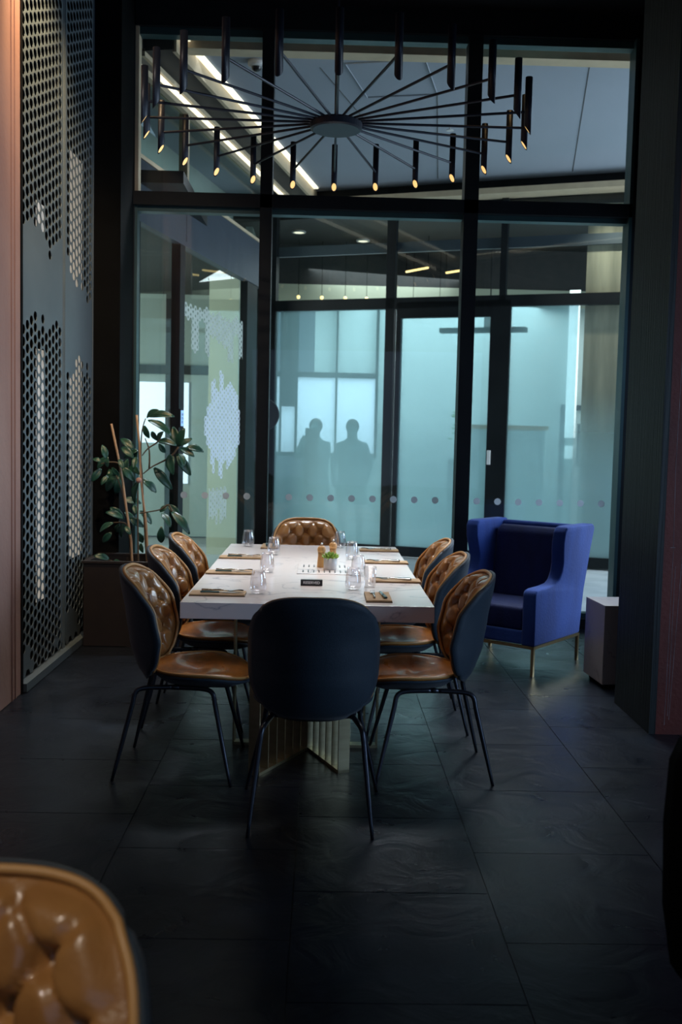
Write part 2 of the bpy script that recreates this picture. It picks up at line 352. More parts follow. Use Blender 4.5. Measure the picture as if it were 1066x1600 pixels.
# ------------------------------------------------------------------ perforated screens
def hexpanel(bm, width, z0, z1, a, h, rx, holes, thick, mk, keep=None):
    """squashed hexagon lattice in (u,z); holes(u,z,col)->bool; mk(u,z,d)->Vector"""
    sp = 1.5*a; nc = int(width/sp); m0 = (width-nc*sp)/2
    cache = {}
    def V(u, z, d):
        u = min(max(u, 0), width); k = (round(u, 4), round(z, 4), d)
        if k not in cache: cache[k] = bm.verts.new(mk(u, z, d))
        return cache[k]
    def F(vs):
        s = []
        for v in vs:
            if v not in s: s.append(v)
        if len(s) > 2:
            try: bm.faces.new(s)
            except ValueError: pass
    for c in range(-1, nc+2):
        uc = m0+(c+.5)*sp
        if uc-a >= width or uc+a <= 0: continue
        nr = int((z1-z0)/h)
        for r in range(nr):
            zc = z0+(r+.5+(.5 if c % 2 else 0))*h
            if keep and not keep(uc, zc): continue
            hexv = [(a, 0), (.5*a, h/2), (-.5*a, h/2), (-a, 0), (-.5*a, -h/2), (.5*a, -h/2)]
            o12 = []
            for i in range(6):
                p, q = hexv[i], hexv[(i+1) % 6]; o12 += [p, ((p[0]+q[0])/2, (p[1]+q[1])/2)]
            hole = holes(uc, zc, c) and uc-a*.7 > 0 and uc+a*.7 < width
            for d, flip in ((0, False), (thick, True)):
                if not hole:
                    vs = [V(uc+p[0], zc+p[1], d) for p in hexv]; F(vs[::-1] if flip else vs)
            if hole:
                inner = [(rx*cos(2*pi*i/12), rx*h/(1.5*a)*.92*sin(2*pi*i/12)) for i in range(12)]
                fi = [bm.verts.new(mk(uc+p[0], zc+p[1], 0)) for p in inner]; bi = [bm.verts.new(mk(uc+p[0], zc+p[1], thick)) for p in inner]
                # outer corner ring uses hex corners only, mid points get their own vertices
                fo = [V(uc+p[0], zc+p[1], 0) for p in o12]; bo = [V(uc+p[0], zc+p[1], thick) for p in o12]
                for i in range(12):
                    j = (i+1) % 12
                    F([fo[i], fo[j], fi[j], fi[i]]); F([bo[j], bo[i], bi[i], bi[j]]); F([fi[i], fi[j], bi[j], bi[i]])
def ragged(seed, n=20, amp=.16):
    r = random.Random(seed); v = []; x = 0
    for i in range(n):
        x = max(-amp, min(amp, x+r.choice((-1, -1, 0, 1, 1))*.07)); v.append(x)
    return v
def screen(y0, y1, zt, zb, zl, seed, label):
    e = empty('perforated_screen', (-1.76, y0, 0)); tag(e, label, 'screen', 'perforated metal screens on the left wall')
    wdt = y1-y0-.03; ra, rb, rc = ragged(seed), ragged(seed+1), ragged(seed+2)
    def holes(u, z, c):
        c = c % 20
        return z > zt+ra[c] or (z < zb+rb[c]-.12 and z > zl+rc[c])
    bm = bmesh.new()
    hexpanel(bm, wdt, .06, CZ-.01, .0535, .070, .0365, holes, .004, lambda u, z, d: Vector((-d, u+.015, z)))
    fin('perforated_sheet', bm, 'screen', e)
    bm = bmesh.new(); box(bm, -.04, .004, 0, .016, .05, CZ); box(bm, -.04, .004, y1-y0-.016, y1-y0, .05, CZ); fin('edge_frame', bm, 'screen', e)
    return e
screen(5.80, 6.79, 2.62, 2.22, .22, 11, 'perforated blue-grey metal screen next to the red-brown wall')
screen(6.81, 7.64, 2.62, 2.16, .22, 25, 'perforated blue-grey metal screen further back beside the black corner')
# slim lit panes behind the screens, in floor-to-ceiling frames
for x, y, L, zs, lb in ((-2.05, 7.14, .24, ((.30, 2.12), (2.55, 3.15)), 'slim glowing window behind the near perforated screen'), (-1.95, 7.66, .42, ((.55, 2.15), (2.35, 3.65)), 'slim glowing window behind the further perforated screen')):
    e = empty('backlit_window', (x, y, 0)); tag(e, lb, 'window')
    for z0, z1 in zs: bx('lit_pane', -.02, 0, 0, L, z0, z1, 'glow', e)
    bx('frame_post', -.03, .004, -.03, 0, 0, CZ, 'black', e); bx('frame_post', -.03, .004, L, L+.03, 0, CZ, 'black', e)
    bx('spandrel', -.02, 0, 0, L, zs[0][1], zs[1][0], 'black', e)

# ================================================================== OUTSIDE THE WINDOW
d_w = Vector((.2113, .9774, 0)); P_w = Vector((-1.568, 8.40, 0)); n_w = Vector((.9774, -.2113, 0))   # glass side wall of the court
ang_w = -math.atan2(.2113, .9774)
MW = Matrix.Translation(P_w) @ Matrix.Rotation(ang_w, 4, 'Z')         # local x = away from wall (right), y = along
A_f = Vector((-.62, 13.66, 0)); ang_f = math.atan2(-1.66, 4.5); MF = Matrix.Translation(A_f) @ Matrix.Rotation(ang_f, 4, 'Z')   # local x along facade, y behind
struct(bx('floor_outside', -4.5, 12, 8.31, 20, -.12, -.02, 'pave'))
CE = 4.77
struct(bx('ceiling_outside', -1.9, 6.0, 8.42, 14.2, CE, CE+.12, 'court_ceiling'))
bm = bmesh.new()
for (a, b) in (((2.155, 8.473), (2.904, 12.098)), ((1.0, 9.6), (1.35, 12.6)), ((-.1, 9.0), (.35, 10.4))):
    tube(bm, [(*a, CE-.001), (*b, CE-.001)], .004, 4)
struct(fin('trim_20', bm, 'bulk'))
hb = bmesh.new()
for a, b in (((.12, 8.88), (.80, 8.73)), ((.80, 8.73), (1.0, 9.58)), ((1.0, 9.58), (.35, 9.72)), ((.35, 9.72), (.12, 8.88))):
    tube(hb, [(*a, CE-.007), (*b, CE-.007)], .006, 4)
tag(fin('access_hatch', hb, 'court_ceiling'), 'thin-framed square access hatch in the grey outdoor ceiling', 'hatch')
struct(bx('trim_21', -1.5, 4.5, 8.46, 8.62, 4.70, CE, 'beige'))
tag(bx('light_strip', -.9, 4.4, 8.625, 8.645, 4.745, CE-.002, 'led'), 'thin warm light line running across the ceiling edge just outside the window', 'light')
# bulkhead between the two light strips
struct(bx('trim_22', .03, .30, 0, 5.2, 4.64, CE, 'bulk', mtx=MW))
struct(bx('trim_23', .02, .05, 0, 5.2, 4.60, 4.66, 'beige', mtx=MW)); struct(bx('trim_24', .285, .32, 0, 5.2, 4.62, CE, 'beige', mtx=MW))
tag(bx('light_strip', .325, .385, 0, 5.0, CE-.02, CE-.003, 'led', mtx=MW), 'diagonal white light strip set in the grey ceiling, right one of the pair', 'light')
struct(bx('wall_side_upper', -1.0, -.92, 0, 6, 3.72, 4.77, 'olive', mtx=MW))
tag(bx('light_strip', -.002, .018, .3, 5.1, 4.555, 4.62, 'led', mtx=MW), 'diagonal white light strip along the side glass wall top, left of the pair', 'light')
# side glass wall: beam, mullions, panes
struct(bx('wall_outside_left', -.12, 0, 0, 3.75, 3.31, 3.80, 'beam', mtx=MW))
struct(bx('trim_25', -.06, .012, 0, 3.75, 3.80, 3.835, 'beige', mtx=MW)); struct(bx('trim_26', -.06, .012, 0, 3.75, 3.285, 3.33, 'beam', mtx=MW))
struct(bx('trim_27', -.06, .012, 0, 3.75, 4.50, 4.55, 'beige', mtx=MW))
k = 28
for y, wd, z0, z1, mm in ((1.17, .05, 3.82, 4.53, 'beige'), (1.165, .035, 3.31, 3.80, 'beam'), (1.05, .13, 0, 3.30, 'frame'), (3.35, .40, 0, 3.30, 'frame'), (3.76, .05, 0, 3.84, 'frame'), (.02, .05, 0, 3.3, 'frame')):
    struct(bx('trim_%d' % k, -.08, .005, y-wd/2, y+wd/2, z0, z1, mm, mtx=MW)); k += 1
side_panes = []
for i, (a, b, z0, z1) in enumerate(((.05, .98, .1, 3.28), (1.12, 3.14, .1, 3.28), (3.56, 3.75, .1, 3.28), (0, 3.75, 3.83, 4.5))):
    side_panes.append(struct(bx('window_%d' % (7+i), -.05, -.038, a, b, z0, z1, 'tint', mtx=MW)))
struct(bx('trim_38', -.09, .01, 0, 3.75, 0, .12, 'frame', mtx=MW))
# reflection of the perforated screen, painted as white hex lattice on the side glass
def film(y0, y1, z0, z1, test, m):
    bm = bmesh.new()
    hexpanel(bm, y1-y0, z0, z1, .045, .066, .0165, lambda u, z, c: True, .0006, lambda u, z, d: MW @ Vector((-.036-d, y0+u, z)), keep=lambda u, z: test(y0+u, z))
    fin('screen_reflection', bm, m, side_panes[1])
J = [random.Random(i*3+1).uniform(-.10, .10) for i in range(80)]
film(1.70, 3.12, 1.0, 2.3, lambda y, z: ((y-2.46)/(.60+J[int(z/.13)]*.5))**2+abs((z-1.64)/(.47+J[int(y/.135)]))**2.6 < 1, 'screen_refl')
film(1.15, 3.12, 2.1, 3.0, lambda y, z: 2.50+J[int(y/.20)+9]*1.9 < z < 2.80+J[int(y/.2)+20]*.3, 'screen_refl2')
film(2.0, 2.6, .55, 1.05, lambda y, z: .66+J[int(y/.1)] < z < .96, 'screen_refl2')
kp = empty('keypad', MW @ Vector((.006, 1.03, 1.60))); kp.rotation_euler = (0, 0, ang_w)
tag(kp, 'small glowing blue keypad on the dark side door post', 'keypad')
bx('housing', -.004, .014, -.045, .045, 0, .17, 'frame', kp, .002); bx('lit_face', .0135, .017, -.032, .032, .012, .158, 'screenlit', kp)
bm = bmesh.new()
for z in (.05, .085, .12): tube(bm, [(.018, .012*cos(t/10*2*pi), z+.012*sin(t/10*2*pi)) for t in range(11)], .0022, 4)
fin('key_mark', bm, 'black_gloss', kp)

# far glass front
def fb(name, *a, m='frame'): return bx(name, *a, m, mtx=MF)
FH = 3.30
for i, (a, b, z0, z1) in enumerate(((-.2, 4.9, 3.22, 3.36), (-.25, 4.9, 0, .13), (1.50, 1.62, 0, 4.75), (1.65, 1.71, 0, 3.3), (2.88, 3.13, 0, 3.3), (2.98, 3.06, 3.3, 4.75), (1.71, 2.88, 3.10, 3.3), (4.75, 4.95, 0, 4.75), (-.25, -.05, 0, 4.75), (-.2, 4.9, 4.62, 4.77))):
    struct(fb('trim_%d' % (40+i), a, b, -.05, .05, z0, z1))
struct(fb('trim_52', -.3, 6, -.30, .0, 4.55, 4.62, m='beige'))
struct(fb('trim_50', -.05, 4.75, .02, .07, 3.95, 4.08, m='beam'))
for i, (a, b, z0, z1, mm) in enumerate(((-.05, 1.5, .13, 3.22, 'frost'), (3.13, 3.95, .13, 3.22, 'frost'), (3.95, 4.75, .13, 3.22, 'frostr'), (-.05, 1.5, 3.36, 4.62, 'clear'), (1.62, 2.98, 3.36, 4.62, 'clear'), (3.06, 4.75, 3.36, 4.62, 'clear'))):
    struct(fb('window_%d' % (11+i if 11+i < 13 else 12+i), a, b, -.006, .006, z0, z1, m=mm))
dr = struct(fb('door_1', 1.71, 2.88, -.006, .006, .13, 3.10, m='frost'))
bm = bmesh.new(); box(bm, 2.90, 2.94, -.10, -.06, 1.24, 1.42, MF); box(bm, 2.905, 2.935, -.07, -.04, 1.25, 1.27, MF); box(bm, 2.905, 2.935, -.07, -.04, 1.39, 1.41, MF); fin('door_handle', bm, 'white', dr)
# dark slim post inside
tag(fb('entry_post', .26, .42, .35, .47, -.02, 1.66, m='frame'), 'slim dark waist-high post seen through the frosted centre pane', 'post')
# board-marked concrete wall and slim light behind the right pane
struct(fb('wall_outside_right', 4.02, 4.75, .10, .35, 0, 4.6, m='concrete'))
e = fb('tube_light', 3.83, 3.96, .10, .13, 1.60, 3.42, m='ledw'); tag(e, 'tall narrow vertical white light at the edge of the concrete wall', 'light')
e = fb('tube_light', 3.84, 3.94, .10, .13, 1.34, 1.50, m='ledw'); tag(e, 'short white light block below the tall vertical light', 'light')
# lobby room behind the glass
struct(bx('wall_lobby_back', -.2, 7, 18.9, 19.0, 0, 4.6, 'lobby_wall'))
struct(bx('wall_lobby_left', -1.15, -1.05, 14.2, 19, 0, 4.6, 'olive'))
struct(bx('wall_lobby_right', 6.0, 6.1, 11.8, 19, 0, 4.6, 'lobby_wall'))
bm = bmesh.new(); v = [bm.verts.new(MF @ Vector(q)) for q in ((-2.3, .06, 4.45), (6.3, .06, 4.45), (6.3, 8, 4.45), (-2.3, 8, 4.45))]; bm.faces.new(v[::-1])
r = bmesh.ops.extrude_face_region(bm, geom=bm.faces[:]); [setattr(x, 'co', x.co+Vector((0, 0, .1))) for x in r['geom'] if isinstance(x, bmesh.types.BMVert)]
struct(fin('ceiling_lobby', bm, 'lobby_dark'))
# a dropped dark soffit inside, above head height, with small lamps
struct(bx('wall_lobby_soffit', -1.0, 6, 15.4, 15.6, 3.85, 4.5, 'lobby_dark'))
struct(bx('trim_55', -1.0, 6, 15.35, 15.42, 3.60, 3.85, 'olivel'))
for x in (-.75, -.42, -.07, .28, .60, .92, 1.3, 1.7):
    e = empty('pendant_bulb', (x, 15.1, 3.62)); tag(e, 'tiny amber bulb hanging in the row under the dark lobby ceiling', 'lamp', 'row of tiny amber bulbs in the lobby')
    bm = bmesh.new(); bmesh.ops.create_uvsphere(bm, u_segments=10, v_segments=8, radius=.028); fin('bulb', bm, 'bulb', e)
    bm = bmesh.new(); tube(bm, [(0, 0, .02), (0, 0, .83)], .004, 5); fin('cord', bm, 'black', e)
for x, y, lb in ((-.41, 14.4, 'small round recessed ceiling light of the lobby, near the left mullion'), (.52, 14.9, 'small round recessed ceiling light of the lobby, right of the first')):
    e = empty('recessed_light', (x, y, 4.44)); tag(e, lb, 'light')
    bm = bmesh.new(); lathe(bm, [(0, -.012), (.075, -.012), (.075, 0), (0, 0)], 20); fin('lens', bm, 'led', e)
    bm = bmesh.new(); lathe(bm, [(.076, -.018), (.10, -.018), (.10, .004), (.076, .004), (.076, -.018)], 20); fin('ring', bm, 'dotgrey', e)
for a, b, lb in (((1.17, 14.9), (1.45, 14.5), 'slim yellow linear light in the lobby, left of the middle mullion'), ((1.76, 14.9), (2.0, 14.6), 'slim yellow linear light in the lobby, right of the door line')):
    bm = bmesh.new(); tube(bm, [(*a, 4.0), (*b, 4.0)], .016, 6); ll = fin('linear_light', bm, 'bulb'); tag(ll, lb, 'light')
    for q in (a, b): bm = bmesh.new(); tube(bm, [(*q, 4.01), (*q, 4.45)], .004, 4); fin('cord', bm, 'black', ll)
# lobby furniture seen through the frosted panes
dd = struct(bx('door_2', 4.55, 5.35, 18.84, 18.90, 0, 2.15, 'lobby_wall'))
bm = bmesh.new()
for a in ((4.48, 4.55, 0, 2.25), (5.35, 5.42, 0, 2.25), (4.55, 5.35, 2.15, 2.25)): box(bm, a[0], a[1], 18.80, 18.9, a[2], a[3])
fin('door_frame', bm, 'beam', dd); bx('vision_panel', 4.80, 4.98, 18.83, 18.845, 1.1, 1.9, 'beam', dd)
e = empty('ceiling_unit', (2.35, 15.0, 3.15)); e.rotation_euler = (0, 0, ang_f); tag(e, 'long flat dark unit hanging from the lobby ceiling behind the glass door', 'lamp')
bx('bar', -.65, .65, -.10, .10, 0, .07, 'frame', e, .01); bx('bracket', .02, .30, -.05, .05, .07, .30, 'white', e)
bm = bmesh.new(); tube(bm, [(.1, 0, .3), (.1, 0, 1.3)], .01, 6); fin('hanging_rod', bm, 'frame', e)
e = empty('lobby_cabinet', (2.9, 16.4, -.02)); tag(e, 'low wooden cabinet with a green plant at the back of the bright lobby', 'cabinet')
bx('cabinet_body', -.5, .7, -.2, .25, 0, 1.75, 'lobby_wall', e, .01); bx('cabinet_top', -.55, .75, -.22, .27, 1.75, 1.82, 'wood', e)
e = empty('green_plant', (2.15, 15.9, 1.25)); tag(e, 'small bright green plant on a stand beside the lobby cabinet', 'plant')
bm = bmesh.new()
for q in range(26):
    t = random.uniform(0, 2*pi); r = random.uniform(.02, .16); z = random.uniform(.25, .75); bmesh.ops.create_icosphere(bm, subdivisions=1, radius=.045, matrix=Matrix.Translation((r*cos(t), r*sin(t), z)) @ Matrix.Diagonal((1, 1, .4, 1)))
fin('foliage', bm, 'succ', e); bm = bmesh.new(); tube(bm, [(0, 0, 0), (0, 0, .5)], .012, 6); fin('stem', bm, 'bark', e)
bm = bmesh.new(); lathe(bm, [(0, -1.27), (.14, -1.27), (.17, 0), (0, 0)], 20); fin('stand', bm, 'dotgrey', e)
# daylight windows at the far back with a dark pier
struct(bx('window_20', -1.0, .95, 18.80, 18.85, 1.25, 2.65, 'skywin'))
bm = bmesh.new()
for a, b in ((-1.04, -1.0), (-.84, -.80), (-.55, -.50), (.20, .24), (.95, 1.0)): box(bm, a, b, 18.74, 18.86, 1.2, 4.4)
box(bm, -1.04, 1.0, 18.74, 18.86, 2.65, 2.75); box(bm, -1.04, 1.0, 18.74, 18.86, 1.17, 1.25)
struct(fin('trim_56', bm, 'frame'))
struct(bx('trim_57', -.80, -.55, 18.70, 18.79, 2.1, 4.4, 'lobby_dark'))
# what lies behind the side glass wall
struct(bx('wall_side_back', -4.6, -1.16, 15.0, 15.1, 0, 4.8, 'olive'))
struct(bx('wall_side_left', -4.6, -4.5, 8.3, 15.1, 0, 4.8, 'olive'))
struct(bx('ceiling_side', -4.6, -1.2, 8.42, 15.1, 3.6, 3.7, 'lobby_dark'))
struct(bx('wall_side_column', -1.50, -1.12, 12.95, 13.2, -.02, 3.55, 'olivel'))
struct(bx('window_21', -2.78, -2.36, 14.93, 14.98, 1.40, 2.30, 'skywin'))
struct(bx('window_22', -2.20, -2.02, 14.93, 14.98, .8, 2.30, 'skywin'))
struct(bx('trim_58', -2.36, -2.20, 14.9, 14.98, 0, 3.6, 'frame'))
struct(bx('trim_59', -4.5, -1.5, 14.88, 14.97, 2.42, 2.55, 'frame'))
area('side_room_daylight', (-4.3, 11.2, 1.9), (-1.6, 14.5, 1.6), 2.2, 2, 240, (.90, .95, .90))
e = empty('round_reflection_disc', (-.76, 12.35, 1.80)); tag(e, 'round dark clock with a pale centre, standing in for a reflection at the end post', 'disc')  # disc added in place of a round reflected shape at the mullion
bm = bmesh.new(); lathe(bm, [(0, 0), (.20, 0), (.21, .02), (.20, .04), (.13, .04), (0, .035)], 32); o = fin('disc_body', bm, 'frame', e); o.rotation_euler = (rad(90), 0, 0)
bm = bmesh.new(); lathe(bm, [(0, .036), (.075, .036), (.075, .046), (0, .046)], 24); o = fin('disc_centre', bm, 'dotgrey', e); o.rotation_euler = (rad(90), 0, 0)
# camera dome and sprinkler on the court ceiling
e = empty('dome_camera', (-.648, 8.90, CE)); tag(e, 'small white security camera dome on the grey outdoor ceiling', 'camera')
bm = bmesh.new(); lathe(bm, [(0, 0), (.075, 0), (.075, -.035), (.05, -.05), (0, -.05)], 24); fin('housing', bm, 'dotgrey', e, True)
bm = bmesh.new(); lathe(bm, [(.045, -.045), (.04, -.07), (.022, -.085), (0, -.09)], 20); fin('lens_dome', bm, 'black_gloss', e, True)
e = empty('sprinkler', (1.235, 10.5, CE)); tag(e, 'small ceiling sprinkler head on the grey outdoor ceiling', 'sprinkler')
bm = bmesh.new(); lathe(bm, [(0, 0), (.03, 0), (.03, -.01), (.008, -.015), (.008, -.05), (.04, -.052), (.04, -.056), (0, -.056)], 16); fin('head', bm, 'dotgrey', e)

# ------------------------------------------------------------------ two people in the lobby
def person(loc, rz, coatm, hairm, arms, label):
    e = empty('person', loc, rz); tag(e, label, 'person')
    me = bpy.data.meshes.new('body'); V = []; E = []; R = []
    def add(p, r, par=None):
        V.append(p); R.append(r); i = len(V)-1
        if par is not None: E.append((par, i))
        return i
    pel = add((0, 0, .95), (.15, .11)); ab = add((0, 0, 1.12), (.15, .11), pel); ch = add((0, .0, 1.35), (.18, .12), ab); nk = add((0, 0, 1.52), (.07, .065), ch)
    hd = add((0, .015, 1.62), (.085, .095), nk); tp = add((0, .01, 1.73), (.08, .095), hd); add((0, .01, 1.80), (.045, .05), tp)
    for s in (-1, 1):
        hp = add((s*.10, 0, .88), (.095, .10), pel); kn = add((s*.12, .01, .50), (.065, .07), hp); an = add((s*.13, -.01, .10), (.042, .045), kn); add((s*.14, .14, .035), (.045, .035), an)
        sh = add((s*.19, 0, 1.44), (.07, .07), ch)
        el, wr = arms[0 if s < 0 else 1]
        el = add((s*el[0], el[1], el[2]), (.052, .052), sh); wr = add((s*wr[0], wr[1], wr[2]), (.034, .034), el)
        d = (Vector(V[wr])-Vector(V[el])).normalized(); side = d.cross(Vector((0, 0, 1)) if abs(d.z) < .9 else Vector((0, 1, 0))).normalized()
        pm = add(tuple(Vector(V[wr])+d*.06), (.036, .022), wr)
        for f in range(4):
            b0 = Vector(V[pm])+d*.03+side*(f-1.5)*.018; a1 = add(tuple(b0), (.011, .011), pm)
            a2 = add(tuple(b0+d*.035), (.009, .009), a1); add(tuple(b0+d*.055+Vector((0, -.0, -.015))), (.008, .008), a2)
        t1 = add(tuple(Vector(V[wr])+d*.03+side*.035), (.012, .012), wr); add(tuple(Vector(V[wr])+d*.07+side*.05), (.009, .009), t1)
    me.from_pydata(V, E, []); o = link('body', me, coatm, e)
    md = o.modifiers.new('skin', 'SKIN'); md.use_smooth_shade = True
    for i, d in enumerate(me.skin_vertices[0].data): d.radius = R[i]; d.use_root = (i == 0)
    sb = o.modifiers.new('sub', 'SUBSURF'); sb.levels = 1; sb.render_levels = 1
    bm = bmesh.new(); bmesh.ops.create_uvsphere(bm, u_segments=20, v_segments=14, radius=.112, matrix=Matrix.Translation((0, -.012, 1.725)) @ Matrix.Diagonal((.88, 1, 1.0, 1)))
    bmesh.ops.delete(bm, geom=[v for v in bm.verts if v.co.y > .05 and v.co.z < 1.76], context='VERTS'); fin('hair', bm, hairm, e, True)
    bm = bmesh.new(); prof = [(.0, .62), (.24, .62), (.23, .8), (.205, 1.0), (.20, 1.2), (.23, 1.36), (.20, 1.46), (.09, 1.54), (.075, 1.56), (0, 1.56)]
    lathe(bm, prof, 24)
    for v in bm.verts: v.co.y *= .68
    fin('coat', bm, coatm, e, True); return e
# ------------------------------------------------------------------ dining chairs
def lerp(a, b, t): return a+(b-a)*t
def interp(tab, z):
    for (z0, v0), (z1, v1) in zip(tab, tab[1:]):
        if z <= z1:
            t = max(0, (z-z0)/(z1-z0)); t = t*t*(3-2*t)*.5+t*.5; return lerp(v0, v1, t)
    return tab[-1][1]
YC = [(.41, -.10), (.45, -.150), (.50, -.178), (.60, -.208), (.72, -.225), (.93, -.262)]
WR = [(.41, .06), (.50, .13), (.62, .16), (.75, .15), (.86, .11), (.93, .05)]
def squircle(s, t, n):
    r = max(abs(s), abs(t))
    if r < 1e-9: return 0.0, 0.0
    d = math.hypot(s, t); c, q = s/d, t/d
    R = (abs(c)**n+abs(q)**n)**(-1/n); k = lerp(d, r*R, r**2) if r < 1 else R
    return c*k, q*k
def back_pt(s, t, off=0, inset=1.0):
    """s,t in [-1,1] square -> point on the curved back"""
    x, y = squircle(s, t, 3.3)
    x *= inset; y *= inset
    z = .684+y*.248
    hw = .25*(1-.06*max(0, (.62-z)/.24)**1.5)
    X = x*hw; q = abs(x)
    Y = interp(YC, z)+interp(WR, z)*q**2.1
    # normal approx by finite difference
    return Vector((X, Y, z))
def back_n(s, t, inset=1.0):
    e = .01; a = back_pt(min(s+e, 1), t, 0, inset)-back_pt(max(s-e, -1), t, 0, inset); b = back_pt(s, min(t+e, 1), 0, inset)-back_pt(s, max(t-e, -1), 0, inset)
    n = a.cross(b).normalized(); return n if n.y > 0 else -n
def grid(bm, fn, n, m, flip=False):
    vs = [[bm.verts.new(fn(-1+2*i/n, -1+2*j/m)) for j in range(m+1)] for i in range(n+1)]
    for i in range(n):
        for j in range(m):
            q = (vs[i][j], vs[i+1][j], vs[i+1][j+1], vs[i][j+1]); bm.faces.new(q[::-1] if flip else q)
    return vs
def border(vs):
    n = len(vs)-1; m = len(vs[0])-1
    return [vs[i][0] for i in range(n)]+[vs[n][j] for j in range(m)]+[vs[i][m] for i in range(n, 0, -1)]+[vs[0][j] for j in range(m, 0, -1)]
def skirt(bm, A, B):
    for i in range(len(A)):
        j = (i+1) % len(A); bm.faces.new((A[i], A[j], B[j], B[i]))
BTN = [(.118*(c+(.5 if r % 2 else 0)), .56+.066*r) for r in range(0, 5) for c in range(-2, 3) if abs(.118*(c+(.5 if r % 2 else 0))) < .20]
def puff(X, Z):
    d2 = 9; h = 1.0
    for px, pz in BTN:
        d = (X-px)**2+(Z-pz)**2; d2 = min(d2, d)
    h -= math.exp(-d2/(.019**2))*.95
    # pleats along the diagonals of the button lattice
    A = X/.118; B = (Z-.56)/.132
    for q in (A+B, A-B):
        f = abs(q-round(q)); h -= .38*math.exp(-(f/.085)**2)
    return h
def make_chair(flag):
    e = empty('dining_chair', (0, 0, 0))
    bm = bmesh.new(); n = 22
    F = grid(bm, lambda s, t: back_pt(s, t), n, n); B = grid(bm, lambda s, t: back_pt(s, t)-back_n(s, t)*(.016+.012*(1-max(abs(s), abs(t))**4)), n, n, True)
    skirt(bm, border(F)[::-1], border(B)[::-1]); fin('back_shell', bm, 'shell', e, True)
    n = 56; bm = bmesh.new()
    def cush(s, t):
        p = back_pt(s, t, 0, .955); nn = back_n(s, t, .955); r = max(abs(s), abs(t))
        edge = 1-r**7; zz = p.z
        h = .012+edge*(.050*max(0, puff(p.x*1.0, zz))) ; h *= (.25+.75*min(1, (1-r)/.12+.0)) if r > .88 else 1
        return p+nn*h
    C = grid(bm, cush, n, n); D = grid(bm, lambda s, t: back_pt(s, t, 0, .955)+back_n(s, t, .955)*.001, n, n, True); skirt(bm, border(C)[::-1], border(D)[::-1])
    for px, pz in BTN:
        if pz > .86 or pz < .5: continue
        y = interp(YC, pz)+interp(WR, pz)*abs(px/.25)**2.1
        bmesh.ops.create_uvsphere(bm, u_segments=8, v_segments=6, radius=.009, matrix=Matrix.Translation((px, y+.017, pz)) @ Matrix.Diagonal((1, .5, 1, 1)))
    cu = fin('back_cushion', bm, 'leather', e, True)
    bm = bmesh.new(); loop = []
    bs = [(-1+2*i/24, -1) for i in range(24)]+[(1, -1+2*i/24) for i in range(24)]+[(1-2*i/24, 1) for i in range(24)]+[(-1, 1-2*i/24) for i in range(24)]
    loop = [back_pt(s, t, 0, .975)+back_n(s, t, .975)*.006 for s, t in bs]; loop.append(loop[0]); tube(bm, loop, .0075, 8, False); fin('back_piping', bm, 'piping', e, True)
    # seat
    def seat_pt(s, t, off=0, ins=1.0):
        x, y = squircle(s, t, 2.3); x *= ins; y *= ins
        hw = .250*(1-.06*max(0, -y))
        Z = .472+.012*abs(x)**2-.034*max(0, y)**2.4*1.0-.022*(1-abs(x)**2)*max(0, 1-abs(y))+.012*max(0, -y)**2
        return Vector((x*hw, .100+y*.228, Z))
    n = 26; bm = bmesh.new()
    T_ = grid(bm, lambda s, t: seat_pt(s, t)-Vector((0, 0, .012)), n, n); U = grid(bm, lambda s, t: seat_pt(s, t)-Vector((0, 0, .022+.050*(1-max(abs(s), abs(t))**2.2))), n, n, True)
    skirt(bm, border(T_)[::-1], border(U)[::-1]); fin('seat_shell', bm, 'shell', e, True)
    bm = bmesh.new(); T_ = grid(bm, lambda s, t: seat_pt(s, t, 0, .975)+Vector((0, 0, .016*(1-max(abs(s), abs(t))**6))), n, n); U = grid(bm, lambda s, t: seat_pt(s, t, 0, .975)-Vector((0, 0, .011)), n, n, True)
    skirt(bm, border(T_)[::-1], border(U)[::-1]); fin('seat_cushion', bm, 'seatleather', e, True)
    bm = bmesh.new(); loop = [seat_pt(s, t, 0, .985) for s, t in bs]; loop.append(loop[0]); tube(bm, loop, .006, 8, False); fin('seat_piping', bm, 'piping', e, True)
    # legs: bent steel tubes
    for sx in (-1, 1):
        for sy in (-1, 1):
            tip = (sx*(.24 if sy < 0 else .285), sy*.265, .0)
            pts = smoothcurve([(sx*.165, .015*sy, .408), (sx*.185, sy*.13, .408), (sx*.196, sy*.170, .392), (sx*.203, sy*.182, .345)], 5)+[Vector((sx*lerp(.203, abs(tip[0]), q), sy*lerp(.182, .265, q), lerp(.345, 0, q))) for q in (.3, .6, .85, 1)]
            rs = [.011]*(len(pts)-4)+[.0105, .0095, .0080, .0068]
            bm = bmesh.new(); tube(bm, pts, rs, 10); fin('leg', bm, 'leg', e, True)
    bm = bmesh.new(); tube(bm, [(-.165, 0, .408), (.165, 0, .408)], .011, 10); tube(bm, [(-.10, .10, .425), (.10, .10, .425)], .009, 8); tube(bm, [(-.165, -.02, .408), (-.165, .02, .408)], .0115, 10); tube(bm, [(.165, -.02, .408), (.165, .02, .408)], .0115, 10)
    tube(bm, [(-.10, .10, .425), (-.165, 0, .408)], .009, 8); tube(bm, [(.10, .10, .425), (.165, 0, .408)], .009, 8); tube(bm, [(0, -.12, .452), (0, .0, .408)], .010, 8)
    fin('leg_frame', bm, 'leg', e, True)
    return e
chair0 = make_chair(0)
GR = 'dining chairs around the marble table'
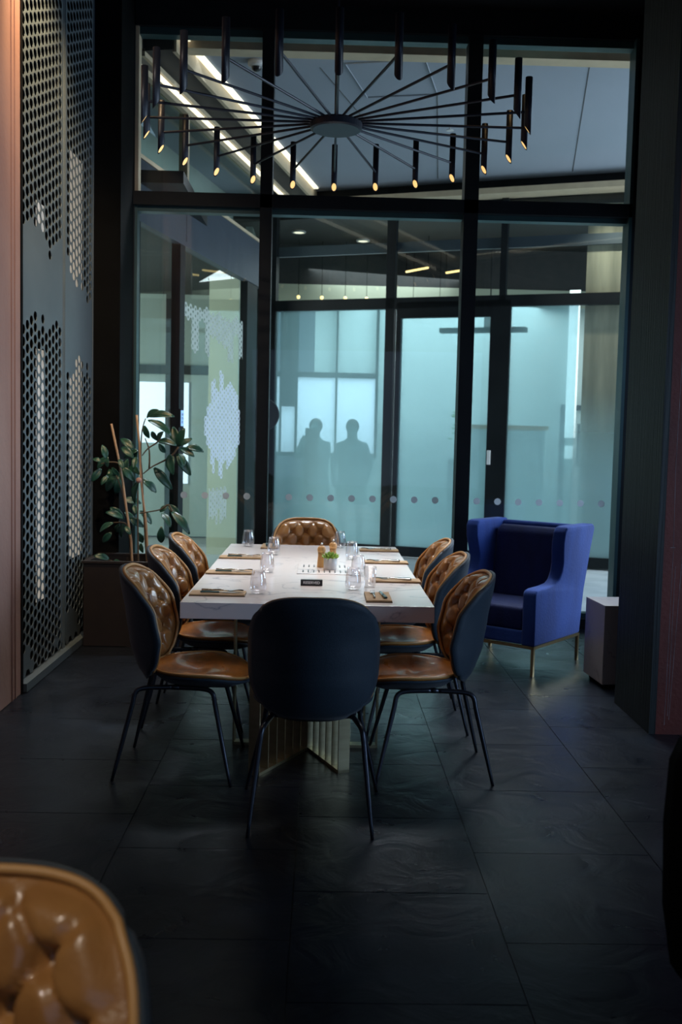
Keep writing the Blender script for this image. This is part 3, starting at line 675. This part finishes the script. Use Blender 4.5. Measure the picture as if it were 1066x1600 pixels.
spots = [(-.020, 3.98, 0, 'dining chair at the near end of the marble table, its black back towards us', 'e'),
         (-.115, 7.22, 180, 'tan dining chair at the far end of the marble table in front of the window', 'e'),
         (-.635, 4.555, -91, 'tan tufted dining chair nearest us on the plant side of the marble table', 's'),
         (-.655, 5.36, -90, 'tan tufted dining chair in the middle of the plant side of the marble table', 's'),
         (-.650, 6.08, -90, 'tan tufted dining chair farthest from us on the plant side of the marble table', 's'),
         (.525, 4.575, 90, 'tan tufted dining chair nearest us on the blue armchair side of the marble table', 's'),
         (.520, 5.33, 90, 'tan tufted dining chair in the middle of the blue armchair side of the marble table', 's'),
         (.530, 6.07, 90, 'tan tufted dining chair farthest from us on the blue armchair side of the marble table', 's'),
         (-.458, 1.10, 180, 'blurred tan tufted dining chair back in the near foreground corner', 'f')]
for i, (x, y, r, lb, g) in enumerate(spots):
    o = chair0 if i == 0 else copy_tree(chair0)
    o.location = (x, y, 0); o.rotation_euler = (0, 0, rad(r)); tag(o, lb, 'chair', GR if g != 'f' else None)
    if g == 'f' and 'group' in o: del o['group']

# ------------------------------------------------------------------ marble table
TX0, TX1, TY0, TY1, TZ = -.658, .542, 4.644, 7.222, .75
tb = empty('dining_table', ((TX0+TX1)/2, (TY0+TY1)/2, 0)); tag(tb, 'long white marble dining table on slatted brass star bases', 'table')
hx, hy = (TX1-TX0)/2, (TY1-TY0)/2
bx('tabletop', -hx, hx, -hy, hy, TZ-.078, TZ, 'marble', tb, .003)
def pedestal(cx, cy, angs):
    p = empty('pedestal', (cx, cy, 0)); p.parent = tb
    for a, L in angs:
        R = Matrix.Rotation(rad(a), 4, 'Z'); bm = bmesh.new()
        box(bm, .0, L, -.028, .028, .0, .014, R); box(bm, .0, L, -.028, .028, TZ-.095, TZ-.080, R)
        box(bm, L-.008, L, -.028, .028, .0, TZ-.08, R)
        k = .05
        while k < L-.03:
            box(bm, k, k+.006, -.028, .028, .014, TZ-.09, R); k += .075
        fin('slatted_fin', bm, 'brass', p)
    return p
pc = (-.045, 4.87)
def fin_to(x, y): dx, dy = x-pc[0], y-pc[1]; return (math.degrees(math.atan2(dy, dx)), math.hypot(dx, dy))
fins = [fin_to(-.285, 4.42), fin_to(.125, 4.475), fin_to(.30, 4.88), fin_to(.15, 5.25), fin_to(-.22, 5.25), fin_to(-.42, 4.9)]
pedestal(pc[0]-tb.location.x, pc[1]-tb.location.y, fins)
pedestal(.02, 1.05, [(a+180, min(L, .42)) for a, L in fins])

# ------------------------------------------------------------------ things on the table
def wine_glass(h=.118, r=.043):
    e = empty('stemless_glass', (0, 0, 0)); bm = bmesh.new()
    prof = [(0, .0), (r*.55, .0), (r*.80, .006), (r*.97, h*.20), (r, h*.33), (r*.93, h*.6), (r*.80, h*.85), (r*.72, h), (r*.70, h), (r*.78, h*.85), (r*.90, h*.6), (r*.965, h*.33), (r*.93, h*.21), (r*.70, .014), (0, .012)]
    lathe(bm, prof, 36); fin('bowl', bm, 'glassware', e, True); return e
g0 = wine_glass(); gs = 0
GL = [(-.520, 7.06, 'stemless wine glass standing alone at the far left corner of the table'), (-.316, 6.60, 'stemless wine glass second from the far end in the left row'),
      (-.310, 5.72, 'stemless wine glass second from us in the left row'), (-.310, 4.93, 'stemless wine glass nearest us in the left row'),
      (.135, 7.10, 'stemless wine glass farthest away in the right row, in front of the far chair'), (.200, 6.42, 'stemless wine glass right of the pepper mills, second from the far end'),
      (.215, 5.68, 'stemless wine glass in the middle of the right row beside the slotted plate'), (.170, 5.12, 'stemless wine glass nearest us in the right row, behind the fork')]
for i, (x, y, lb) in enumerate(GL):
    o = g0 if i == 0 else copy_tree(g0); o.location = (x, y, TZ); tag(o, lb, 'glass', 'stemless wine glasses on the table')
g1 = empty('water_tumbler', (.262, 5.23, TZ)); tag(g1, 'slim straight water glass beside the front right wine glass', 'glass')
bm = bmesh.new(); lathe(bm, [(0, 0), (.030, 0), (.034, .11), (.032, .11), (.028, .010), (0, .008)], 32); fin('tumbler_body', bm, 'glassware', g1, True)
def cutlery(name, knife):
    e = empty(name, (0, 0, 0)); bm = bmesh.new()
    if knife:
        box(bm, -.008, .008, -.105, -.01, 0, .007); bmesh.ops.bevel(bm, geom=bm.edges[:], offset=.002, segments=2, affect='EDGES'); fin('handle', bm, 'steeld', e)
        bm = bmesh.new(); prof = [(-.0075, -.01), (.0075, -.01), (.009, .04), (.008, .085), (.0, .105), (-.006, .085)]
        a = [bm.verts.new((x, y, .002)) for x, y in prof]; b = [bm.verts.new((x, y, .004)) for x, y in prof]; bm.faces.new(a[::-1]); bm.faces.new(b); skirt(bm, a, b); fin('blade', bm, 'steel', e)
    else:
        tube(bm, smoothcurve([(0, -.105, .004), (0, -.05, .005), (0, .0, .007), (0, .03, .004)], 4), [.006]*4+[.0045]*5+[.003]*4, 8)
        fin('handle', bm, 'steel', e, True); bm = bmesh.new()
        box(bm, -.012, .012, .028, .055, .003, .0055)
        for k in (-.0098, -.0033, .0033, .0098): tube(bm, smoothcurve([(k, .053, .004), (k, .08, .009), (k, .105, .007)], 3), .0018, 6)
        fin('tines', bm, 'steel', e)
    return e
def napkin():
    e = empty('folded_napkin', (0, 0, 0)); bm = bmesh.new()
    def pt(u, v, z): return Vector((u*.062, v*.135, z+.0015*sin(v*5+u*2)))
    A = grid(bm, lambda u, v: pt(u, v, .011), 4, 10); B = grid(bm, lambda u, v: pt(u, v, .003), 4, 10, True); skirt(bm, border(A)[::-1], border(B)[::-1]); fin('folded_paper', bm, 'napkin', e)
    bx('board', -.064, .064, -.137, .137, 0, .0035, 'slateedge', e); return e
n0 = napkin(); fk0 = cutlery('fork', False); kn0 = cutlery('knife', True)
NP = [(-.505, 4.89, -90, 'front left'), (-.515, 5.66, -90, 'middle left'), (-.515, 6.38, -90, 'back left'), (.415, 5.46, 90, 'second right'), (.415, 6.27, 90, 'third right'), (.405, 6.94, 90, 'back right'), (.285, 4.87, 0, 'near end'), (-.36, 7.06, 180, 'far end')]
DESC = {'front left': 'at the front left place', 'middle left': 'at the middle left place', 'back left': 'at the back left place', 'second right': 'at the front right place', 'third right': 'at the middle right place', 'back right': 'at the back right place', 'near end': 'at the near end, pointing away from us', 'far end': 'at the far end beside the corner glass'}
for i, (x, y, r, k) in enumerate(NP):
    for src, nm, dx, lz, gl, adj in ((n0, 'folded_napkin', 0, 0, 'folded napkins on the table', 'brown folded paper napkin'), (fk0, 'fork', -.022, .0135, 'forks on the napkins', 'steel fork lying on the napkin'), (kn0, 'knife', .025, .0135, 'knives on the napkins', 'steel knife with dark handle on the napkin')):
        o = src if i == 0 else copy_tree(src); a = rad(r)+(random.uniform(-.12, .12) if nm != 'folded_napkin' else 0)
        oy = .02 if nm != 'folded_napkin' else 0
        o.location = (x+dx*cos(rad(r))-oy*sin(rad(r)), y+dx*sin(rad(r))+oy*cos(rad(r)), TZ+lz); o.rotation_euler = (0, 0, a); tag(o, adj+' '+DESC[k], nm.split('_')[-1], gl)
def mill(loc, lb, s=1):
    e = empty('pepper_mill', loc); tag(e, lb, 'pepper mill'); bm = bmesh.new()
    lathe(bm, [(0, 0), (.026, 0), (.0265, .012), (.024, .04), (.0205, .075), (.022, .092), (0, .092)], 28); fin('mill_body', bm, 'wood', e, True)
    bm = bmesh.new(); lathe(bm, [(0, .094), (.022, .094), (.0255, .108), (.024, .122), (.014, .132), (0, .133)], 28); fin('mill_head', bm, 'wood', e, True)
    bm = bmesh.new(); lathe(bm, [(0, .132), (.004, .133), (.004, .139), (.008, .143), (.008, .149), (0, .152)], 16); fin('steel_knob', bm, 'steel', e, True); e.scale = (s, s, s)
mill((.003, 5.985, TZ), 'wooden pepper mill with steel knob left of the white plant pot'); mill((.075, 6.22, TZ), 'wooden pepper mill with steel knob partly hidden behind the succulent', .98)
e = empty('potted_succulent', (.056, 5.90, TZ)); tag(e, 'bright green succulent in a small white ceramic pot on the marble table', 'plant')
bm = bmesh.new(); lathe(bm, [(0, 0), (.037, 0), (.039, .004), (.040, .072), (.036, .072), (.035, .06), (0, .06)], 32); fin('pot', bm, 'white', e, True)
bm = bmesh.new(); lathe(bm, [(0, .062), (.035, .062), (.035, .058), (0, .058)], 16); fin('soil', bm, 'soil', e)
bm = bmesh.new()
for ring, (n, r, tilt, L) in enumerate(((10, .024, 48, .040), (9, .016, 30, .042), (6, .008, 14, .044), (8, .03, 62, .03))):
    for k in range(n):
        a = 2*pi*k/n+ring*.4; m4 = Matrix.Translation((r*cos(a), r*sin(a), .066)) @ Matrix.Rotation(a, 4, 'Z') @ Matrix.Rotation(rad(tilt+random.uniform(-8, 8)), 4, 'Y')
        bmesh.ops.create_uvsphere(bm, u_segments=8, v_segments=6, radius=1, matrix=m4 @ Matrix.Translation((0, 0, L/2)) @ Matrix.Diagonal((.0035, .008, L/2, 1)))
fin('leaves', bm, 'succ', e, True)
# slotted plate let into the marble
e = empty('slotted_plate', (.022, 5.915, TZ)); tag(e, 'thin white plate with two rows of dark slots under the pepper mill', 'plate')
bx('plate_panel', -.16, .16, -.235, .235, 0, .003, 'marble', e, .001)
for r_ in (-.12, .12):
    bm = bmesh.new()
    for q in range(9): box(bm, -.125+q*.0312-.0038, -.125+q*.0312+.0038, r_-.045, r_+.045, .0025, .0042)
    sl = fin('slot_row', bm, 'black_gloss', e); sl['kind'] = 'stuff'
# reserved sign
e = empty('reserved_sign', (-.047, 5.246, TZ)); tag(e, 'small black block sign reading RESERVED in white on the marble table', 'sign')
bx('sign_block', -.058, .058, -.011, .011, 0, .033, 'black_gloss', e, .001)
cu = bpy.data.curves.new('lettering', 'FONT'); cu.body = 'RESERVED'; cu.size = .0205; cu.align_x = 'CENTER'; cu.align_y = 'CENTER'; cu.extrude = .0003; cu.offset = .0004
tmp = bpy.data.objects.new('lettering', cu); COL.objects.link(tmp); bpy.context.view_layer.update()
me = bpy.data.meshes.new_from_object(tmp.evaluated_get(bpy.context.evaluated_depsgraph_get())); bpy.data.objects.remove(tmp)
me.materials.clear(); o = link('lettering', me, 'white', e); o.rotation_euler = (rad(90), 0, 0); o.location = (0, -.0115, .0165)
xs = [v.co.x for v in me.vertices]; sc = .088/(max(xs)-min(xs)); o.scale = (sc, sc*.95, 1)

# ------------------------------------------------------------------ chandelier
ch = empty('chandelier', (.035, 5.87, 3.34)); tag(ch, 'dark wheel-shaped chandelier with twenty-four vertical tubes around the rim', 'chandelier')
bm = bmesh.new(); lathe(bm, [(0, -.045), (.135, -.045), (.148, -.038), (.150, -.004), (.142, .004), (.06, .010), (0, .010)], 48); fin('hub', bm, 'chand', ch, False)
bm = bmesh.new(); tube(bm, [(0, 0, 0), (0, 0, .30)], .012, 12); fin('stem_sleeve', bm, 'chand', ch)
bm = bmesh.new(); tube(bm, [(0, 0, .29), (0, 0, CZ-3.34)], .006, 10); fin('hanging_rod', bm, 'chand', ch)
bm = bmesh.new(); lathe(bm, [(0, CZ-3.34), (.07, CZ-3.34), (.07, CZ-3.37), (0, CZ-3.38)], 24); fin('ceiling_rose', bm, 'chand', ch)
RR = 1.085
bm = bmesh.new(); tube(bm, [(.13, 0, 0), (RR, 0, 0)], .0075, 8); ms = bpy.data.meshes.new('arm'); bm.to_mesh(ms); bm.free(); ms.materials.append(M['chand'])
bm = bmesh.new()
# tube with slanted lower end facing the hub
seg = 20; tr_ = .0195; top = [bm.verts.new((RR+tr_*cos(2*pi*k/seg), tr_*sin(2*pi*k/seg), .185)) for k in range(seg)]
zb = lambda c: -.098-.028*(c)           # cut: outer side longer, inner side shorter
bot = [bm.verts.new((RR+tr_*cos(2*pi*k/seg), tr_*sin(2*pi*k/seg), zb(cos(2*pi*k/seg)))) for k in range(seg)]
inn = [bm.verts.new((RR+.016*cos(2*pi*k/seg), .016*sin(2*pi*k/seg), zb(.82*cos(2*pi*k/seg)))) for k in range(seg)]
skirt(bm, bot, top); bm.faces.new(top); skirt(bm, inn, bot)
mt = bpy.data.meshes.new('light_tube'); bm.to_mesh(mt); bm.free(); mt.materials.append(M['chand'])
bm = bmesh.new(); inn = [bm.verts.new((RR+.0162*cos(2*pi*k/seg), .0162*sin(2*pi*k/seg), zb(.82*cos(2*pi*k/seg))+.003)) for k in range(seg)]; i2 = [bm.verts.new(v.co+Vector((0, 0, .01))) for v in inn]
bm.faces.new(inn[::-1]); bm.faces.new(i2); skirt(bm, inn, i2)
ml = bpy.data.meshes.new('lamp_lens'); bm.to_mesh(ml); bm.free(); ml.materials.append(M['tip'])
for m_ in (mt,):
    for p in m_.polygons: p.use_smooth = len(p.vertices) == 4
for k in range(24):
    a = -pi/2+k*pi/12
    arm = bpy.data.objects.new('arm', ms); COL.objects.link(arm); arm.parent = ch; arm.rotation_euler = (0, 0, a)
    t_ = bpy.data.objects.new('light_tube', mt); COL.objects.link(t_); t_.parent = ch; t_.rotation_euler = (0, 0, a)
    l_ = bpy.data.objects.new('lamp_lens', ml); COL.objects.link(l_); l_.parent = t_

# ------------------------------------------------------------------ blue wing armchair
ac = empty('wing_armchair', (1.405, 6.41, 0)); ac.rotation_euler = (0, 0, rad(-39)); tag(ac, 'royal blue velvet wing armchair with slim brass legs beside the window', 'armchair')
# local: front right corner at origin, x to the left (negative) is width, y is depth
AW, AD = .72, .70
def prism(bm, prof, x0, x1):   # prof in (y,z)
    a = [bm.verts.new((x0, y, z)) for y, z in prof]; b = [bm.verts.new((x1, y, z)) for y, z in prof]
    bm.faces.new(a[::-1] if x1 > x0 else a); bm.faces.new(b if x1 > x0 else b[::-1]); skirt(bm, a, b)
def soft(bm, off, seg=3):
    bmesh.ops.recalc_face_normals(bm, faces=bm.faces[:]); bmesh.ops.bevel(bm, geom=[e for e in bm.edges if e.calc_face_angle(0) > .5], offset=off, segments=seg, affect='EDGES', profile=.5, clamp_overlap=True)
side_prof = [(0, .195), (0, .54), (.02, .565), (.06, .572), (.20, .575), (.30, .585), (.345, .61), (.37, .66), (.375, .72), (.355, .80), (.345, .86), (.35, .93), (.375, .965), (.42, .97), (.79, .968), (.815, .955), (.825, .93), (.80, .80), (.75, .5), (.70, .195)]
for nm, x0, x1 in (('right_side_panel', 0, -.095), ('left_side_panel', -AW, -AW+.095)):
    bm = bmesh.new(); prism(bm, side_prof, x0, x1)
    # the wings splay outwards a little towards the top and back
    s = 1 if x0 == 0 else -1
    soft(bm, .022)
    for v in bm.verts:
        t = max(0, (v.co.z-.58)/.4); v.co.x += s*.034*t
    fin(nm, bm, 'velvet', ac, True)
bm = bmesh.new(); prism(bm, [(.60, .20), (.655, .5), (.70, .75), (.735, .955), (.81, .955), (.78, .75), (.735, .5), (.69, .20)], -AW+.05, -.05); soft(bm, .02); fin('backrest_frame', bm, 'velvet', ac, True)
bm = bmesh.new(); prism(bm, [(.50, .42), (.545, .60), (.595, .90), (.64, .935), (.70, .925), (.70, .72), (.66, .42)], -AW+.085, -.085); soft(bm, .045, 4); fin('back_cushion', bm, 'velvet_shaded', ac, True)
bm = bmesh.new(); prism(bm, [(.012, .29), (.012, .435), (.05, .455), (.56, .435), (.60, .29)], -AW+.098, -.098); soft(bm, .03, 4); fin('seat_cushion', bm, 'velvet_shaded', ac, True)
bx('seat_base', -AW+.09, -.09, .006, .66, .20, .292, 'velvet', ac, .012)
bm = bmesh.new()
for a in ((-AW, 0, 0, .022), (-AW, 0, .678, .70), (-AW, -AW+.022, 0, .70), (-.022, 0, 0, .70)): box(bm, a[0], a[1], a[2], a[3], .178, .197)
fin('base_rail', bm, 'gold', ac)
for x in (-.011, -AW+.011):
    for y in (.011, .689): 
        bm = bmesh.new(); box(bm, x-.010, x+.010, y-.010, y+.010, 0, .18); fin('leg', bm, 'gold', ac)
# black tub chair cut by the right edge of the frame
e = empty('black_tub_chair', (1.215, 2.26, 0)); tag(e, 'black upholstered tub chair cut off by the right edge of the view', 'chair')
bm = bmesh.new(); vs = []
for i in range(25):
    a = pi*.98+i/24*pi*1.04; c = Vector((cos(a), sin(a), 0)); ring = []
    zt = .86-.0*abs(i-12)
    for (r, z) in ((.36, .30), (.385, .45), (.392, .65), (.385, zt-.06), (.365, zt-.01), (.335, zt), (.31, zt-.02), (.30, zt-.08), (.295, .45), (.29, .30)): ring.append(bm.verts.new(c*r+Vector((0, 0, z))))
    vs.append(ring)
for p, q in zip(vs, vs[1:]):
    for k in range(10): bm.faces.new((p[k], q[k], q[(k+1) % 10], p[(k+1) % 10]))
bm.faces.new(vs[0]); bm.faces.new(vs[-1][::-1]); fin('curved_back', bm, 'black', e, True)
bm = bmesh.new(); lathe(bm, [(0, .28), (.33, .28), (.345, .31), (.345, .40), (.32, .44), (0, .45)], 32); fin('seat', bm, 'black', e, True)
for a in (45, 135, 225, 315):
    bm = bmesh.new(); tube(bm, [(.25*cos(rad(a)), .25*sin(rad(a)), .29), (.29*cos(rad(a)), .29*sin(rad(a)), 0)], [.014, .009], 10); fin('leg', bm, 'gold', e, True)
# marble plinth
e = empty('marble_side_table', (1.965, 6.28, 0)); e.rotation_euler = (0, 0, rad(4)); tag(e, 'grey marble cube side table between the blue armchair and the dark pier', 'side table')
bx('marble_block', -.20, .20, -.155, .20, .03, .53, 'marbleg', e, .003); bx('recessed_foot', -.17, .17, -.13, .17, 0, .03, 'black', e)

# ------------------------------------------------------------------ planter with rubber plant
pl = empty('trough_planter', (-1.40, 7.38, 0)); tag(pl, 'dark red-brown trough planter in the corner behind the left chairs', 'planter')
bm = bmesh.new()
for a in ((-.30, .42, -.26, -.23, 0, .60), (-.30, .42, .23, .26, 0, .60), (-.30, -.27, -.23, .23, 0, .60), (.39, .42, -.23, .23, 0, .60), (-.27, .39, -.23, .23, 0, .03)): box(bm, *a)
fin('trough', bm, 'planter', pl); bx('soil', -.27, .39, -.23, .23, .48, .55, 'soil', pl)
bm = bmesh.new()
for a in ((-.31, .43, -.27, -.225), (-.31, .43, .225, .27), (-.31, -.265, -.225, .225), (.385, .43, -.225, .225)): box(bm, *a, .60, .615)
fin('rim', bm, 'planter', pl)
LEAVES= [[-1.299,7.357,1.65,-1.204,7.309,1.708],[-1.292,7.395,1.66,-1.096,7.354,1.663],[-1.283,7.316,1.632,-1.11,7.304,1.522],[-1.345,7.52,1.594,-1.315,7.556,1.5],[-1.285,7.484,1.55,-1.234,7.45,1.484],[-1.23,7.429,1.48,-1.088,7.402,1.452],[-1.216,7.341,1.489,-1.165,7.294,1.552],[-1.208,7.351,1.463,-1.168,7.403,1.397],[-1.089,7.499,1.442,-1.132,7.536,1.59],[-1.084,7.492,1.443,-1.035,7.455,1.581],[-1.053,7.374,1.453,-0.969,7.39,1.505],[-1.023,7.476,1.44,-0.898,7.518,1.406],[-1.073,7.511,1.429,-0.962,7.462,1.37],[-1.09,7.445,1.389,-0.988,7.466,1.23],[-1.139,7.421,1.384,-1.104,7.383,1.235],[-1.067,7.414,1.395,-1.024,7.364,1.299],[-1.174,7.524,1.49,-1.099,7.568,1.446],[-1.141,7.431,1.384,-1.101,7.407,1.314],[-1.27,7.518,1.28,-1.135,7.527,1.12],[-1.349,7.512,1.184,-1.258,7.554,1.089],[-1.154,7.422,1.004,-1.205,7.412,0.955],[-1.148,7.444,1.007,-1.055,7.435,0.916],[-1.109,7.339,0.962,-0.97,7.315,0.803],[-1.205,7.495,0.939,-1.132,7.44,0.839],[-1.552,7.159,1.345,-1.582,7.174,1.447],[-1.597,7.206,1.326,-1.66,7.21,1.342],[-1.605,7.244,1.273,-1.67,7.225,1.181],[-1.58,7.349,1.217,-1.62,7.313,1.152],[-1.555,7.233,1.344,-1.547,7.197,1.288],[-1.501,7.452,1.429,-1.406,7.425,1.352],[-1.478,7.385,1.28,-1.399,7.415,1.178],[-1.521,7.214,1.284,-1.47,7.221,1.229],[-1.423,7.517,1.286,-1.369,7.469,1.23],[-1.49,7.315,1.343,-1.457,7.282,1.275],[-1.506,7.484,1.276,-1.495,7.497,1.195],[-1.47,7.357,0.909,-1.591,7.337,0.95],[-1.504,7.186,0.887,-1.599,7.181,0.82],[-1.511,7.159,0.82,-1.578,7.182,0.745],[-1.528,7.515,0.849,-1.561,7.57,0.78],[-1.484,7.476,0.853,-1.513,7.532,0.746],[-1.441,7.304,0.852,-1.396,7.279,0.793],[-1.45,7.532,0.895,-1.352,7.565,0.826],[-1.366,7.399,0.8,-1.338,7.452,0.719],[-1.369,7.449,1.182,-1.406,7.487,1.008],[-1.389,7.37,1.007,-1.368,7.333,0.939],[-1.544,7.239,0.618,-1.645,7.195,0.643],[-1.555,7.226,0.602,-1.647,7.282,0.52],[-1.509,7.216,0.604,-1.436,7.157,0.587],[-1.178,7.311,0.737,-1.171,7.271,0.86],[-1.359,7.488,0.71,-1.338,7.472,0.639],[-1.378,7.37,1.362,-1.386,7.321,1.275]]
STAKES= [[[-1.556,7.35,1.6],[-1.502,7.35,1.351],[-1.47,7.35,1.184],[-1.433,7.35,0.919],[-1.405,7.35,0.741],[-1.395,7.35,0.563]],[[-1.385,7.42,1.671],[-1.362,7.42,1.45],[-1.351,7.42,1.228],[-1.332,7.42,1.041],[-1.308,7.42,0.862],[-1.288,7.42,0.556]]]
STEMS= [[[-1.359,7.35,1.116],[-1.358,7.35,0.92],[-1.351,7.35,0.564]],[[-1.319,7.42,1.646],[-1.345,7.42,1.548],[-1.352,7.42,1.362],[-1.342,7.42,1.237],[-1.332,7.42,1.041],[-1.301,7.42,0.556]],[[-1.33,7.35,1.372],[-1.287,7.35,1.426],[-1.217,7.35,1.476],[-1.183,7.35,1.543]],[[-1.333,7.42,1.237],[-1.263,7.42,1.293],[-1.139,7.42,1.362],[-1.073,7.42,1.441]],[[-1.345,7.35,0.947],[-1.195,7.35,0.977],[-1.134,7.35,1.014],[-1.107,7.35,0.961]],[[-1.537,7.42,1.233],[-1.492,7.42,1.109],[-1.456,7.42,0.949],[-1.437,7.42,0.823],[-1.417,7.42,0.553]],[[-1.629,7.35,1.304],[-1.567,7.35,1.319],[-1.497,7.35,1.307],[-1.479,7.35,1.228]],[[-1.562,7.42,0.866],[-1.473,7.42,0.868],[-1.433,7.42,0.823]],[[-1.572,7.35,0.599],[-1.493,7.35,0.57],[-1.404,7.35,0.563]],[[-1.322,7.42,1.5],[-1.29,7.42,1.408],[-1.289,7.42,1.274]]]

LB = Vector((-1.30, 7.42, .55))
pt_ = empty('rubber_plant', LB); tag(pt_, 'tall leafy rubber plant with dark glossy leaves tied to bamboo canes', 'plant')
def leaf(bm, a, b, seed):
    a = Vector(a); b = Vector(b); d = b-a; L = d.length; d.normalize(); r = random.Random(seed)
    up = Vector((r.uniform(-.5, .5), -.75, r.uniform(.2, .8))); sd = d.cross(up).normalized(); nn = sd.cross(d).normalized()
    W = min(.036, max(.020, L*.23)); rows = []
    for i in range(9):
        t = i/8; wv = W*(sin(pi*min(1, t*.93+.035))**.75)*(1-.25*(t-.45)); c = a+d*L*t+nn*(.10*L*sin(pi*t)-.0)
        rows.append([bm.verts.new(c+sd*wv*k+nn*abs(k)*wv*.32) for k in (-1, -.5, 0, .5, 1)])
    for p, q in zip(rows, rows[1:]):
        for k in range(4): bm.faces.new((p[k], p[k+1], q[k+1], q[k]))
bm = bmesh.new()
for i, l in enumerate(LEAVES): leaf(bm, Vector(l[:3])-LB, Vector(l[3:])-LB, i)
r = random.Random(3)
for i in range(16):   # leaves behind, towards the dark corner
    t = r.uniform(0, 2*pi); c = Vector((-1.48+r.uniform(-.12, .1), 7.45+r.uniform(-.05, .2), r.uniform(.85, 1.45))); leaf(bm, c-LB, c+Vector((.13*cos(t), .04, .13*sin(t)))-LB, i+90)
fo = fin('foliage', bm, 'leaf', pt_, True); sm = fo.modifiers.new('thick', 'SOLIDIFY'); sm.thickness = .0012
for s in STEMS:
    bm = bmesh.new(); p = smoothcurve([Vector(q)-LB for q in s], 4); 
    if s[-1][2] < .7: p.append(Vector((p[-1].x*.7, p[-1].y*.6, -.02)))
    tube(bm, p, [lerp(.004, .008, i/len(p)) for i in range(len(p))], 7); fin('stem', bm, 'bark', pt_, True)
for s in STAKES:
    bm = bmesh.new(); p = [Vector(q)-LB for q in s]; p.append(Vector((p[-1].x, p[-1].y, -.03))); tube(bm, p, .0085, 8); fin('bamboo_cane', bm, 'cane', pt_, True)
bm = bmesh.new(); bmesh.ops.create_icosphere(bm, subdivisions=2, radius=.022, matrix=Matrix.Translation(Vector((-1.355, 7.36, 1.19))-LB)); fin('tie', bm, 'corten', pt_, True)

# ------------------------------------------------------------------ people (after everything else)
person((.42, 14.6, -.02), rad(176), 'coat', 'hair', [((.27, .02, 1.16), (.24, .14, 1.0)), ((.27, .02, 1.16), (.25, .12, .98))], 'person standing in the lobby in a dark coat with arms at the sides')
person((-.12, 14.7, -.02), rad(160), 'coat2', 'hair', [((.24, .16, 1.25), (.09, .30, 1.48)), ((.24, .16, 1.25), (.09, .30, 1.48))], 'person standing in the lobby with both hands raised near the face')
bpy.context.view_layer.update()
